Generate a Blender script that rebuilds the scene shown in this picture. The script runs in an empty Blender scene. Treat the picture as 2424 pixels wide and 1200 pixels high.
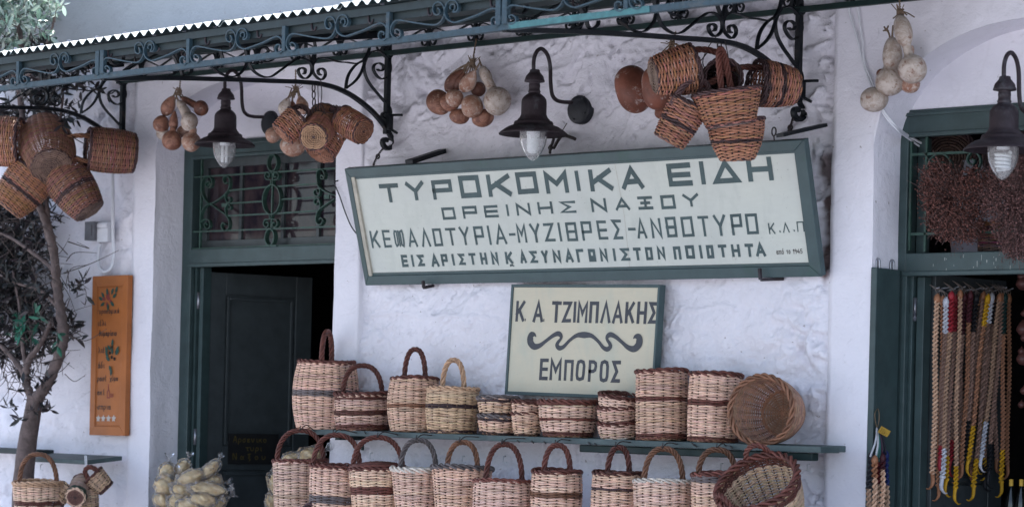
import bpy, math, random
import numpy as np
from mathutils import Vector, Matrix
rad = math.radians
SCN = bpy.context.scene
COL = SCN.collection
RNG = np.random.default_rng(7)
random.seed(7)

# ------------------------------------------------------------------ camera
F_PX = 5950.0; TH = rad(41.6); ROLL = .024; PX, PY = 1212.0, 963.0; ZC = 12.0; EYE = 1.5
CT, ST = math.cos(TH), math.sin(TH)
CAM = np.array((ZC*ST, -ZC*CT, EYE))
cd = bpy.data.cameras.new('camera'); cam = bpy.data.objects.new('camera', cd); COL.objects.link(cam)
cd.sensor_width = 36.0; cd.lens = F_PX/2424*36.0
cd.shift_y = (PY-600)/2424.0
cd.clip_start = .1; cd.clip_end = 400
right = Vector((CT, ST, 0)); up0 = Vector((0, 0, 1)); fwd = Vector((-ST, CT, 0))
cr, sr = math.cos(ROLL), math.sin(ROLL)
# the picture's verticals lean to the right at the top
xax = right*cr + up0*sr*1.0
yax = up0*cr - right*sr*1.0
M = Matrix((xax, yax, -fwd)).transposed().to_4x4(); M.translation = Vector(CAM); cam.matrix_world = M
cd.dof.use_dof = True; cd.dof.focus_distance = 11.4; cd.dof.aperture_fstop = 3.4
SCN.camera = cam

# ------------------------------------------------------------------ world, sun, exposure
SUN_EL, SUN_AZ = rad(56), rad(-50)          # azimuth from +y (behind the shop) towards +x; negative = left
world = bpy.data.worlds.new('World'); SCN.world = world; world.use_nodes = True
wn = world.node_tree; bg = wn.nodes['Background']
sky = wn.nodes.new('ShaderNodeTexSky'); sky.sky_type = 'NISHITA'; sky.sun_disc = False
sky.sun_elevation = SUN_EL; sky.sun_rotation = SUN_AZ
sky.air_density = 1.0; sky.dust_density = 1.5; sky.ozone_density = 2.5
hs = wn.nodes.new('ShaderNodeHueSaturation'); hs.inputs['Saturation'].default_value = .77   # thin summer haze pales the blue
wn.links.new(sky.outputs[0], hs.inputs['Color']); wn.links.new(hs.outputs[0], bg.inputs[0]); bg.inputs[1].default_value = .125
sd = bpy.data.lights.new('sun', 'SUN'); sd.energy = 4.3; sd.angle = rad(.5); sd.color = (1, .96, .90)
sun = bpy.data.objects.new('sun', sd); COL.objects.link(sun)
sdir = Vector((math.sin(SUN_AZ)*math.cos(SUN_EL), math.cos(SUN_AZ)*math.cos(SUN_EL), math.sin(SUN_EL)))
sun.rotation_euler = sdir.to_track_quat('Z', 'Y').to_euler(); sun.location = (-6, 2, 12)
SCN.view_settings.view_transform = 'Standard'; SCN.view_settings.look = 'None'
SCN.view_settings.gamma = 1; SCN.view_settings.exposure = 1.80
SCN.cycles.max_bounces = 8; SCN.cycles.transparent_max_bounces = 16

# ------------------------------------------------------------------ pixel to place
def ray(u, v):
    dx, dy = u-PX, v-PY
    a = (dx*cr + dy*sr)/F_PX; b = (-dx*sr + dy*cr)/F_PX
    return np.array((-ST + a*CT, CT + a*ST, -b))
def aty(u, v, y=0.0):
    d = ray(u, v); return CAM + d*((y-CAM[1])/d[1])
def atx(u, v, x):
    d = ray(u, v); return CAM + d*((x-CAM[0])/d[0])
def atpl(u, v, o, n):
    d = ray(u, v); o = np.asarray(o, float); n = np.asarray(n, float)
    return CAM + d*(np.dot(o-CAM, n)/np.dot(d, n))
def sc(p): return F_PX/(-(p[0]-CAM[0])*ST + (p[1]-CAM[1])*CT)
VR = np.array((CT, ST, 0.0)); VF = np.array((-ST, CT, 0.0)); UZ = np.array((0, 0, 1.0))

def lin(r, g, b):
    f = lambda c: c/12.92 if c <= .04045 else ((c+.055)/1.055)**2.4
    return tuple(f(c/255.0) for c in (r, g, b))

# ------------------------------------------------------------------ mesh building
class MB:
    def __init__(s): s.V = []; s.F = []; s.C = []; s.n = 0; s.has = False
    def add(s, V, F, col=None):
        V = np.asarray(V, float).reshape(-1, 3)
        Fs = F if isinstance(F, list) and len(F) and isinstance(F[0], np.ndarray) and F[0].ndim == 2 else None
        if Fs is None:
            if isinstance(F, np.ndarray): Fs = [F]
            else:
                by = {}
                for f in F: by.setdefault(len(f), []).append(f)
                Fs = [np.array(x) for x in by.values()]
        for f in Fs:
            if len(f): s.F.append(np.asarray(f, np.int64)+s.n)
        s.V.append(V); s.n += len(V)
        c = np.ones((len(V), 4))
        if col is not None:
            col = np.asarray(col, float); c[:, :3] = col; s.has = True
        s.C.append(c)
        return s
    def build(s, name, mat, parent=None, origin=None, smooth=True, bevel=0):
        V = np.concatenate(s.V); 
        if origin is not None: V = V - np.asarray(origin, float)
        me = bpy.data.meshes.new(name)
        me.vertices.add(len(V)); me.vertices.foreach_set('co', V.ravel().astype(np.float32))
        idx = np.concatenate([f.ravel() for f in s.F]); tot = np.concatenate([np.full(len(f), f.shape[1]) for f in s.F])
        st = np.concatenate(([0], np.cumsum(tot)[:-1]))
        me.loops.add(len(idx)); me.loops.foreach_set('vertex_index', idx.astype(np.int32))
        me.polygons.add(len(tot)); me.polygons.foreach_set('loop_start', st.astype(np.int32))
        me.polygons.foreach_set('use_smooth', np.full(len(tot), smooth))
        if s.has:
            a = me.color_attributes.new('Col', 'FLOAT_COLOR', 'POINT')
            a.data.foreach_set('color', np.concatenate(s.C).ravel().astype(np.float32))
        me.update(calc_edges=True); me.validate()
        me.materials.append(mat)
        o = bpy.data.objects.new(name, me); COL.objects.link(o)
        if parent is not None: o.parent = parent
        if bevel:
            m = o.modifiers.new('bevel', 'BEVEL'); m.width = bevel; m.segments = 2; m.limit_method = 'ANGLE'; m.angle_limit = rad(50)
        return o

def thing(name, label, cat, loc=(0, 0, 0), group=None, mat3=None):
    o = bpy.data.objects.new(name, None); COL.objects.link(o); o.empty_display_size = .05
    if mat3 is not None:
        m = Matrix(np.asarray(mat3).tolist()).to_4x4()
        m.translation = Vector(loc); o.matrix_world = m
    else: o.location = loc
    return tag(o, label, cat, group)
def tag(o, label, cat, group=None, kind=None):
    if label: o['label'] = label
    if cat: o['category'] = cat
    if group: o['group'] = group
    if kind: o['kind'] = kind
    return o

def unit(v):
    v = np.asarray(v, float); n = np.linalg.norm(v, axis=-1, keepdims=True); return v/np.maximum(n, 1e-9)
def catmull(P, n=6, closed=False):
    P = np.asarray(P, float); N = len(P); out = []
    for i in range(N if closed else N-1):
        if closed: a, b, c, d = P[(i-1) % N], P[i], P[(i+1) % N], P[(i+2) % N]
        else: a, b, c, d = P[max(i-1, 0)], P[i], P[i+1], P[min(i+2, N-1)]
        for t in np.linspace(0, 1, n, endpoint=False):
            out.append(.5*((2*b)+(-a+c)*t+(2*a-5*b+4*c-d)*t*t+(-a+3*b-3*c+d)*t**3))
    if not closed: out.append(P[-1])
    return np.array(out)
def tang(P, closed=False):
    if closed: return unit(np.roll(P, -1, 0)-np.roll(P, 1, 0))
    return unit(np.gradient(P, axis=0))
def frames(P, ref=None, closed=False):
    T = tang(P, closed)
    if ref is not None:
        B = unit(np.cross(T, np.broadcast_to(np.asarray(ref, float), T.shape))); N = np.cross(B, T); return T, N, B
    r = np.array((0, 0, 1.)) if abs(T[0][2]) < .9 else np.array((1., 0, 0))
    N = np.zeros_like(T); n = unit(np.cross(np.cross(T[0], r), T[0])); N[0] = n
    for i in range(1, len(T)):
        n = n - T[i]*np.dot(n, T[i]); n = n/max(np.linalg.norm(n), 1e-9); N[i] = n
    return T, N, np.cross(T, N)
def gridF(n, m, cn=False, cm=False):
    """quads of a grid of n rows x m columns"""
    i = np.arange(n if cn else n-1); j = np.arange(m if cm else m-1)
    I, J = np.meshgrid(i, j, indexing='ij'); I2 = (I+1) % n; J2 = (J+1) % m
    return np.stack((I*m+J, I*m+J2, I2*m+J2, I2*m+J), -1).reshape(-1, 4)
def sweep(P, N, B, r, sides=6, closed=False, flat=1.0, cap=True):
    a = np.arange(sides)*2*math.pi/sides; r = np.broadcast_to(np.asarray(r, float), (len(P),))[:, None, None]
    V = P[:, None, :] + r*(np.cos(a)[None, :, None]*N[:, None, :] + flat*np.sin(a)[None, :, None]*B[:, None, :])
    F = gridF(len(P), sides, closed, True); Fs = [F[:, ::-1].copy()]
    if cap and not closed:
        Fs.append(np.array([list(range(sides))])); Fs.append(np.array([list(range((len(P)-1)*sides, len(P)*sides))[::-1]]))
    return V.reshape(-1, 3), Fs
def tube(P, r, sides=6, closed=False, ref=None, flat=1.0, cap=True):
    P = np.asarray(P, float); T, N, B = frames(P, ref, closed)
    return sweep(P, N, B, r, sides, closed, flat, cap)
def bar(P, pn, w, t, closed=False):
    """flat bar swept along P; w across the plane (along pn), t in the plane"""
    P = np.asarray(P, float); T = tang(P, closed); pn = unit(pn); S = unit(np.cross(T, pn[None, :]))
    q = ((-1, -1), (1, -1), (1, 1), (-1, 1))
    V = np.stack([P + a*w/2*pn[None, :] + b*t/2*S for a, b in q], 1).reshape(-1, 3)
    F = [gridF(len(P), 4, closed, True)]
    if not closed: F.append(np.array([[3, 2, 1, 0], [4*len(P)-4, 4*len(P)-3, 4*len(P)-2, 4*len(P)-1]]))
    return V, F
def strands(P, k, off, r, turns, ref=None, closed=False, sides=5, phase=0.):
    """k strands twisted about the path P"""
    P = np.asarray(P, float); T, N, B = frames(P, ref, closed); n = len(P); out = []
    s = np.arange(n)/(n if closed else n-1)*2*math.pi*turns
    offa = np.broadcast_to(np.asarray(off, float), (n,))[:, None]; ra = np.broadcast_to(np.asarray(r, float), (n,))
    for i in range(k):
        ph = s + phase + i*2*math.pi/k
        Q = P + offa*(np.cos(ph)[:, None]*N + np.sin(ph)[:, None]*B)
        out.append(sweep(Q, N, B, ra, sides, closed))
    return out
def lathe(prof, segs=24, axis=None, o=(0, 0, 0), ell=1.0):
    prof = np.asarray(prof, float); a = np.arange(segs)*2*math.pi/segs
    V = np.stack((prof[:, 0][:, None]*np.cos(a), prof[:, 0][:, None]*np.sin(a)*ell, np.repeat(prof[:, 1][:, None], segs, 1)), -1).reshape(-1, 3)
    F = gridF(len(prof), segs, False, True)
    if axis is not None: V = V @ basis(axis).T
    return V+np.asarray(o, float), F
def basis(z, xref=(1, 0, 0)):
    z = unit(z); x = np.asarray(xref, float)
    if abs(np.dot(z, unit(x))) > .95: x = np.array((0, 1., 0))
    y = unit(np.cross(z, x)); x = np.cross(y, z); return np.stack((x, y, z), 1)
BOXF = np.array([[0, 1, 3, 2], [4, 6, 7, 5], [0, 4, 5, 1], [2, 3, 7, 6], [0, 2, 6, 4], [1, 5, 7, 3]])
def box(x0, x1, y0, y1, z0, z1):
    V = np.array([(x, y, z) for x in (x0, x1) for y in (y0, y1) for z in (z0, z1)], float); return V, BOXF
def obox(o, X, Y, Z, a, b, c):
    """oriented box: o corner, unit axes X,Y,Z and lengths"""
    V, F = box(0, a, 0, b, 0, c); return np.asarray(o)+V[:, :1]*X+V[:, 1:2]*Y+V[:, 2:3]*Z, F
def beam(p, q, w, h, upv=(0, 0, 1)):
    p = np.asarray(p, float); q = np.asarray(q, float); X = unit(q-p); Y = unit(np.cross(upv, X)); Z = np.cross(X, Y)
    return obox(p-Y*w/2-Z*h/2, X, Y, Z, np.linalg.norm(q-p), w, h)

# value noise for relief
def vnoise(X, Y, seed=0):
    r = np.random.default_rng(seed); T = r.random((256, 256))*2-1
    xi = np.floor(X).astype(int); yi = np.floor(Y).astype(int); fx = X-xi; fy = Y-yi
    fx = fx*fx*(3-2*fx); fy = fy*fy*(3-2*fy); g = lambda a, b: T[a % 256, b % 256]
    return (g(xi, yi)*(1-fx)+g(xi+1, yi)*fx)*(1-fy)+(g(xi, yi+1)*(1-fx)+g(xi+1, yi+1)*fx)*fy
def fbm(X, Y, oct=4, seed=0, gain=.5):
    v = 0; a = 1.
    for i in range(oct): v = v+a*vnoise(X*2**i+17*i, Y*2**i+31*i, seed+i); a *= gain
    return v

# ------------------------------------------------------------------ materials
def newmat(name):
    m = bpy.data.materials.new(name); m.use_nodes = True; nt = m.node_tree
    return m, nt, nt.nodes['Principled BSDF'], nt.nodes['Material Output']
def noise(nt, scale, detail=4, rough=.55, vec=None, dist=0.):
    n = nt.nodes.new('ShaderNodeTexNoise'); n.inputs['Scale'].default_value = scale; n.inputs['Detail'].default_value = detail
    n.inputs['Roughness'].default_value = rough; n.inputs['Distortion'].default_value = dist
    if vec is not None: nt.links.new(vec, n.inputs['Vector'])
    return n
def ramp(nt, fac, stops):
    r = nt.nodes.new('ShaderNodeValToRGB'); e = r.color_ramp.elements
    while len(e) < len(stops): e.new(.5)
    for i, (p, c) in enumerate(stops): e[i].position = p; e[i].color = (*c, 1) if len(c) == 3 else c
    nt.links.new(fac, r.inputs[0]); return r
def mix(nt, fac, a, b, mode='MIX'):
    m = nt.nodes.new('ShaderNodeMix'); m.data_type = 'RGBA'; m.blend_type = mode
    if isinstance(fac, (int, float)): m.inputs[0].default_value = fac
    else: nt.links.new(fac, m.inputs[0])
    for k, x in ((6, a), (7, b)):
        if isinstance(x, tuple): m.inputs[k].default_value = (*x, 1) if len(x) == 3 else x
        else: nt.links.new(x, m.inputs[k])
    return m.outputs[2]
def bump(nt, h, strength=.3, dist=.01, prev=None):
    b = nt.nodes.new('ShaderNodeBump'); b.inputs['Strength'].default_value = strength; b.inputs['Distance'].default_value = dist
    nt.links.new(h, b.inputs['Height'])
    if prev is not None: nt.links.new(prev, b.inputs['Normal'])
    return b.outputs[0]
def objc(nt):
    t = nt.nodes.new('ShaderNodeTexCoord'); return t.outputs['Object']
def geoc(nt):
    t = nt.nodes.new('ShaderNodeNewGeometry'); return t.outputs['Position']
def scaled(nt, vec, s):
    m = nt.nodes.new('ShaderNodeMapping'); nt.links.new(vec, m.inputs[0]); m.inputs['Scale'].default_value = s; return m.outputs[0]
def vcol(nt):
    a = nt.nodes.new('ShaderNodeAttribute'); a.attribute_name = 'Col'; return a.outputs['Color']
def simple(name, col, rough=.6, var=.25, nscale=30, metal=0., bmp=.15, spec=.4, bs=60, dirt=None, dscale=9, dpos=(.56, .7)):
    m, nt, p, o = newmat(name); g = geoc(nt)
    n = noise(nt, nscale, 5, .6, g); c = tuple(max(0, x*(1-var)) for x in col); d = tuple(min(1, x*(1+var)) for x in col)
    out = ramp(nt, n.outputs[0], [(.3, c), (.7, d)]).outputs[0]
    if dirt is not None:
        k = noise(nt, dscale, 6, .7, g, .3); f = ramp(nt, k.outputs[0], [(dpos[0], (0, 0, 0)), (dpos[1], (1, 1, 1))])
        out = mix(nt, f.outputs[0], out, dirt)
    nt.links.new(out, p.inputs['Base Color']); p.inputs['Roughness'].default_value = rough; p.inputs['Metallic'].default_value = metal
    p.inputs['Specular IOR Level'].default_value = spec
    if bmp:
        b = noise(nt, bs, 4, .6, g); nt.links.new(bump(nt, b.outputs[0], bmp, .004), p.inputs['Normal'])
    return m

MAT = {}
def plaster(name, base, rough_amt, stain):
    m, nt, p, o = newmat(name); g = geoc(nt)
    n1 = noise(nt, 2.2, 6, .6, g, .4); n2 = noise(nt, 14, 6, .65, g, .6); n3 = noise(nt, 90, 4, .6, g)
    c = mix(nt, ramp(nt, n1.outputs[0], [(.35, (0, 0, 0)), (.7, (1, 1, 1))]).outputs[0], tuple(x*.9 for x in base), base)
    mp = nt.nodes.new('ShaderNodeMapping'); nt.links.new(g, mp.inputs[0]); mp.inputs['Rotation'].default_value = (0, rad(24), 0); sg = scaled(nt, mp.outputs[0], (1.0, 1.0, 2.8))
    s = noise(nt, 4.5, 8, .70, sg, .35); sf = ramp(nt, s.outputs[0], [(.555, (0, 0, 0)), (.70, (1, 1, 1))])
    k = noise(nt, 30, 6, .75, sg, .8); kf = ramp(nt, k.outputs[0], [(.44, (0, 0, 0)), (.60, (1, 1, 1))])
    mul = nt.nodes.new('ShaderNodeMath'); mul.operation = 'MULTIPLY'; nt.links.new(sf.outputs[0], mul.inputs[0]); nt.links.new(kf.outputs[0], mul.inputs[1])
    mu2 = nt.nodes.new('ShaderNodeMath'); mu2.operation = 'MULTIPLY'; nt.links.new(mul.outputs[0], mu2.inputs[0]); mu2.inputs[1].default_value = stain
    c = mix(nt, mu2.outputs[0], c, (.17, .155, .17))
    s2 = noise(nt, 11, 7, .72, scaled(nt, mp.outputs[0], (1, 1, 2.4)), .5); s3 = noise(nt, 2.1, 3, .5, g)
    f2 = ramp(nt, s2.outputs[0], [(.60, (0, 0, 0)), (.66, (1, 1, 1))]); f3 = ramp(nt, s3.outputs[0], [(.46, (0, 0, 0)), (.60, (1, 1, 1))])
    mu3 = nt.nodes.new('ShaderNodeMath'); mu3.operation = 'MULTIPLY'; nt.links.new(f2.outputs[0], mu3.inputs[0]); nt.links.new(f3.outputs[0], mu3.inputs[1])
    mu4 = nt.nodes.new('ShaderNodeMath'); mu4.operation = 'MULTIPLY'; nt.links.new(mu3.outputs[0], mu4.inputs[0]); mu4.inputs[1].default_value = stain*.9
    c = mix(nt, mu4.outputs[0], c, (.21, .20, .225))
    c1 = noise(nt, 1.1, 3, .5, g, .15); cf = ramp(nt, c1.outputs[0], [(.494, (0, 0, 0)), (.499, (1, 1, 1)), (.501, (1, 1, 1)), (.506, (0, 0, 0))]); c2n = noise(nt, .9, 2, .5, g); cm = ramp(nt, c2n.outputs[0], [(.50, (0, 0, 0)), (.60, (.06, .06, .06))])
    mu5 = nt.nodes.new('ShaderNodeMath'); mu5.operation = 'MULTIPLY'; nt.links.new(cf.outputs[0], mu5.inputs[0]); nt.links.new(cm.outputs[0], mu5.inputs[1])
    c = mix(nt, mu5.outputs[0], c, (.33, .30, .31))
    pk = noise(nt, 38, 2, .5, g); pf = ramp(nt, pk.outputs[0], [(.735, (0, 0, 0)), (.76, (.6, .6, .6))]); c = mix(nt, pf.outputs[0], c, (.25, .20, .18))
    c = mix(nt, 1.0, c, vcol(nt), 'MULTIPLY')
    nt.links.new(c, p.inputs['Base Color']); p.inputs['Roughness'].default_value = .9; p.inputs['Specular IOR Level'].default_value = .2
    b1 = bump(nt, n2.outputs[0], .5*rough_amt, .02); b2 = bump(nt, n3.outputs[0], .35*rough_amt, .006, b1)
    n4 = noise(nt, 45, 3, .5, scaled(nt, g, (.25, 1, 1)), .5); b3 = bump(nt, n4.outputs[0], .25*rough_amt, .008, b2)
    nt.links.new(b3, p.inputs['Normal']); return m
WHITE = (.76, .735, .79)
MAT['plaster'] = plaster('lime plaster', WHITE, .8, .2)
MAT['rough'] = plaster('rough lime plaster', WHITE, 1.35, .34)
MAT['upper'] = plaster('greyer upper wall', (.42, .43, .45), .6, .3)  # upper wall base is darker and greyer than the lower plaster
MAT['frame'] = simple('green door paint', (.036, .059, .060), .45, .2, 12, bmp=.12, dirt=(.048, .070, .072), dscale=5)
MAT['leaf_door'] = simple('dark green door paint', (.042, .050, .053), .42, .2, 12, bmp=.1)
MAT['signgreen'] = simple('grey green sign paint', (.044, .073, .077), .5, .12, 10, bmp=.08, dirt=(.03, .075, .06), dscale=4, dpos=(.58, .75))
MAT['letter'] = simple('grey green lettering paint', (.050, .080, .083), .6, .22, 7, bmp=0, dirt=(.075, .105, .105), dscale=30, dpos=(.56, .72))
MAT['letter2'] = simple('dark grey lettering paint', (.043, .046, .056), .6, .22, 8, bmp=0, dirt=(.07, .073, .08), dscale=30, dpos=(.56, .72))
def boardmat(name, c0, c1, c2):
    m, nt, p, o = newmat(name); g = geoc(nt)
    n1 = noise(nt, 2.3, 6, .6, g, .6); n2 = noise(nt, 9, 5, .65, scaled(nt, g, (1, 1, .35)), .4); n3 = noise(nt, 60, 3, .6, scaled(nt, g, (.2, .2, 1)))
    c = mix(nt, ramp(nt, n1.outputs[0], [(.38, (0, 0, 0)), (.64, (1, 1, 1))]).outputs[0], c0, c1)
    c = mix(nt, ramp(nt, n2.outputs[0], [(.50, (0, 0, 0)), (.72, (.75, .75, .75))]).outputs[0], c, c2)
    c = mix(nt, ramp(nt, n3.outputs[0], [(.35, (0, 0, 0)), (.75, (.35, .35, .35))]).outputs[0], c, tuple(x*.86 for x in c0))
    n4 = noise(nt, 13, 6, .75, scaled(nt, g, (1, 1, .5)), .3); c = mix(nt, ramp(nt, n4.outputs[0], [(.66, (0, 0, 0)), (.74, (.55, .55, .55))]).outputs[0], c, (.26, .22, .17))
    n5 = noise(nt, 140, 2, .5, g); c = mix(nt, ramp(nt, n5.outputs[0], [(.72, (0, 0, 0)), (.76, (.7, .7, .7))]).outputs[0], c, (.14, .12, .11))
    nt.links.new(c, p.inputs['Base Color']); p.inputs['Roughness'].default_value = .55; p.inputs['Specular IOR Level'].default_value = .35
    nt.links.new(bump(nt, n3.outputs[0], .12, .003), p.inputs['Normal']); return m
MAT['panel'] = boardmat('pale sign board paint', (.54, .555, .50), (.50, .515, .48), (.44, .46, .42))
MAT['panel2'] = boardmat('cream sign board paint', (.55, .49, .37), (.51, .475, .37), (.43, .44, .36))
MAT['edge'] = simple('bare sign board edge', (.40, .37, .31), .7, .2, 20, bmp=.1)
MAT['iron'] = simple('black painted iron', (.005, .007, .010), .5, .3, 40, bmp=.25, spec=.25, dirt=(.045, .03, .025), dscale=14, dpos=(.6, .72))
MAT['teal'] = simple('weathered teal iron paint', (.019, .041, .055), .55, .35, 60, bmp=.35, bs=120, dirt=(.055, .06, .062), dscale=16, dpos=(.55, .7))
MAT['beamgreen'] = simple('dark green beam paint', (.008, .017, .019), .55, .3, 30, bmp=.2)
MAT['railgreen'] = simple('bottle green rail paint', (.006, .019, .018), .5, .3, 30, bmp=.1, spec=.3)
MAT['sheet'] = simple('corrugated roofing sheet', (.48, .53, .53), .6, .12, 8, bmp=.1)
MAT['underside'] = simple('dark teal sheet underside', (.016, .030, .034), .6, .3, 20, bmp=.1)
MAT['turquoise'] = simple('bright turquoise rail', (.036, .125, .130), .5, .25, 40, bmp=.3, dirt=(.02, .045, .06), dscale=9, dpos=(.60, .66))
MAT['grille'] = simple('green grille paint', (.026, .062, .048), .45, .3, 40, bmp=.2, dirt=(.06, .07, .06), dscale=18, dpos=(.55, .7))
MAT['rust'] = simple('rusted brown lamp metal', (.027, .019, .023), .62, .35, 26, bmp=.4, bs=90, dirt=(.075, .075, .085), dscale=11, dpos=(.54, .72), spec=.3)
MAT['plate'] = simple('dark lamp plate metal', (.014, .015, .021), .45, .3, 26, bmp=.2, dirt=(.035, .035, .045), dscale=12)
MAT['wire'] = simple('rusty wire', (.030, .022, .022), .6, .3, 40, bmp=0)
MAT['steel'] = simple('dull steel', (.30, .30, .33), .35, .2, 40, metal=.8, bmp=0)
MAT['whitepipe'] = simple('white painted pipe', (.62, .62, .66), .5, .08, 20, bmp=.05)
MAT['greybox'] = simple('grey metal box', (.10, .10, .115), .5, .2, 20, bmp=.1)
MAT['shelf'] = simple('grey green shelf paint', (.058, .084, .085), .55, .3, 9, bmp=.2, dirt=(.11, .115, .125), dscale=6)
MAT['orange'] = simple('varnished orange board', (.34, .105, .022), .5, .16, 6, bmp=.15, dirt=(.25, .07, .016), dscale=4)
MAT['ink'] = simple('dark paint strokes', (.030, .022, .022), .6, .2, 20, bmp=0)
MAT['inkred'] = simple('red paint strokes', (.20, .035, .03), .6, .2, 20, bmp=0)
MAT['inkgreen'] = simple('green paint strokes', (.012, .055, .04), .6, .2, 20, bmp=0)
MAT['inkwhite'] = simple('white paint strokes', (.44, .40, .37), .6, .1, 20, bmp=0)
MAT['inkyellow'] = simple('yellow chalk strokes', (.09, .065, .012), .7, .2, 20, bmp=0)
MAT['black'] = simple('black board paint', (.007, .007, .008), .7, .2, 20, bmp=0)
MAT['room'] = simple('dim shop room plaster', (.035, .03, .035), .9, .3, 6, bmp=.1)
MAT['street'] = simple('pale street paving', (.35, .35, .375), .85, .2, 3, bmp=.3, bs=12)
MAT['bulbwhite'] = simple('white bulb glass', (.80, .80, .80), .25, .03, 20, bmp=0)
MAT['twine'] = simple('dry twine', (.16, .11, .075), .9, .4, 60, bmp=.2)
MAT['terra'] = simple('dark terracotta gourd skin', (.17, .058, .036), .6, .4, 12, bmp=.35, bs=50, dirt=(.38, .30, .27), dscale=15, dpos=(.585, .63))
MAT['yellowtag'] = simple('yellow paper tag', (.55, .33, .05), .7, .1, 20, bmp=0)
MAT['bottle'] = simple('dark bottle glass', (.006, .007, .006), .1, .1, 20, bmp=0, spec=.6)
MAT['paper'] = simple('off white paper label', (.30, .29, .33), .8, .1, 20, bmp=0)
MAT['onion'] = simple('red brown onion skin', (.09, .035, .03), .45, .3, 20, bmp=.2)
MAT['herb'] = simple('dried brown herb', (.070, .028, .024), .9, .6, 50, bmp=0)
MAT['herbstem'] = simple('dry herb stems', (.12, .075, .065), .9, .4, 50, bmp=0)
MAT['table'] = simple('worn brown timber', (.12, .075, .05), .7, .3, 14, bmp=.3)

def wicker():
    m, nt, p, o = newmat('woven willow'); g = objc(nt)
    n = noise(nt, 60, 4, .65, scaled(nt, g, (1, 1, 3)), .3)
    f = ramp(nt, n.outputs[0], [(.28, (.74, .68, .64)), (.5, (1.0, .98, .96)), (.75, (1.2, 1.16, 1.12))])
    c = mix(nt, 1.0, vcol(nt), f.outputs[0], 'MULTIPLY')
    nt.links.new(c, p.inputs['Base Color']); p.inputs['Roughness'].default_value = .55; p.inputs['Specular IOR Level'].default_value = .35
    b = noise(nt, 220, 3, .6, g); nt.links.new(bump(nt, b.outputs[0], .35, .003), p.inputs['Normal']); return m
MAT['wicker'] = wicker()
def vmat(name, rough=.7, nscale=50, lo=.7, hi=1.2, bmp=.3):
    m, nt, p, o = newmat(name); g = objc(nt); n = noise(nt, nscale, 5, .65, g, .3)
    f = ramp(nt, n.outputs[0], [(.3, (lo,)*3), (.7, (hi,)*3)])
    nt.links.new(mix(nt, 1.0, vcol(nt), f.outputs[0], 'MULTIPLY'), p.inputs['Base Color']); p.inputs['Roughness'].default_value = rough
    p.inputs['Specular IOR Level'].default_value = .35
    b = noise(nt, 120, 4, .6, g); nt.links.new(bump(nt, b.outputs[0], bmp, .003), p.inputs['Normal']); return m
MAT['rope'] = vmat('twisted straw rope', .6, 40)
MAT['bark'] = vmat('olive bark', .85, 22, .55, 1.3, .8)
def leafmat():
    m, nt, p, o = newmat('olive leaf'); 
    nt.links.new(vcol(nt), p.inputs['Base Color']); p.inputs['Roughness'].default_value = .42; p.inputs['Specular IOR Level'].default_value = .5
    t = nt.nodes.new('ShaderNodeBsdfTranslucent'); nt.links.new(vcol(nt), t.inputs[0]); mx = nt.nodes.new('ShaderNodeMixShader'); mx.inputs[0].default_value = .25
    nt.links.new(p.outputs[0], mx.inputs[1]); nt.links.new(t.outputs[0], mx.inputs[2]); nt.links.new(mx.outputs[0], o.inputs[0]); return m
MAT['leaf'] = leafmat()
def gourdmat(name, a, b, spot, pos=(.58, .68)):
    m, nt, p, o = newmat(name); g = objc(nt)
    n = noise(nt, 19, 7, .72, g, .8); c = ramp(nt, n.outputs[0], [(.42, a), (.58, b)]).outputs[0]
    k = noise(nt, 34, 6, .7, g, .4); f = ramp(nt, k.outputs[0], [(pos[0], (0, 0, 0)), (pos[1], (1, 1, 1))])
    c = mix(nt, f.outputs[0], c, spot)
    k2 = noise(nt, 95, 3, .6, g); f2 = ramp(nt, k2.outputs[0], [(.66, (0, 0, 0)), (.72, (1, 1, 1))])
    c = mix(nt, f2.outputs[0], c, (.10, .05, .035))
    nt.links.new(c, p.inputs['Base Color']); p.inputs['Roughness'].default_value = .55; p.inputs['Specular IOR Level'].default_value = .35
    b2 = noise(nt, 60, 4, .6, g); nt.links.new(bump(nt, b2.outputs[0], .25, .004), p.inputs['Normal']); return m
MAT['gourd_orange'] = gourdmat('orange gourd skin', (.15, .062, .042), (.31, .15, .10), (.50, .36, .29))
MAT['gourd_brown'] = gourdmat('brown gourd skin', (.09, .036, .026), (.19, .08, .052), (.36, .24, .19))
MAT['gourd_pale'] = gourdmat('pale gourd skin', (.33, .26, .215), (.50, .43, .38), (.19, .09, .058), (.53, .66))
MAT['gourd_mottled'] = gourdmat('mottled gourd skin', (.26, .12, .075), (.38, .24, .18), (.50, .41, .36), (.50, .62))
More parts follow.
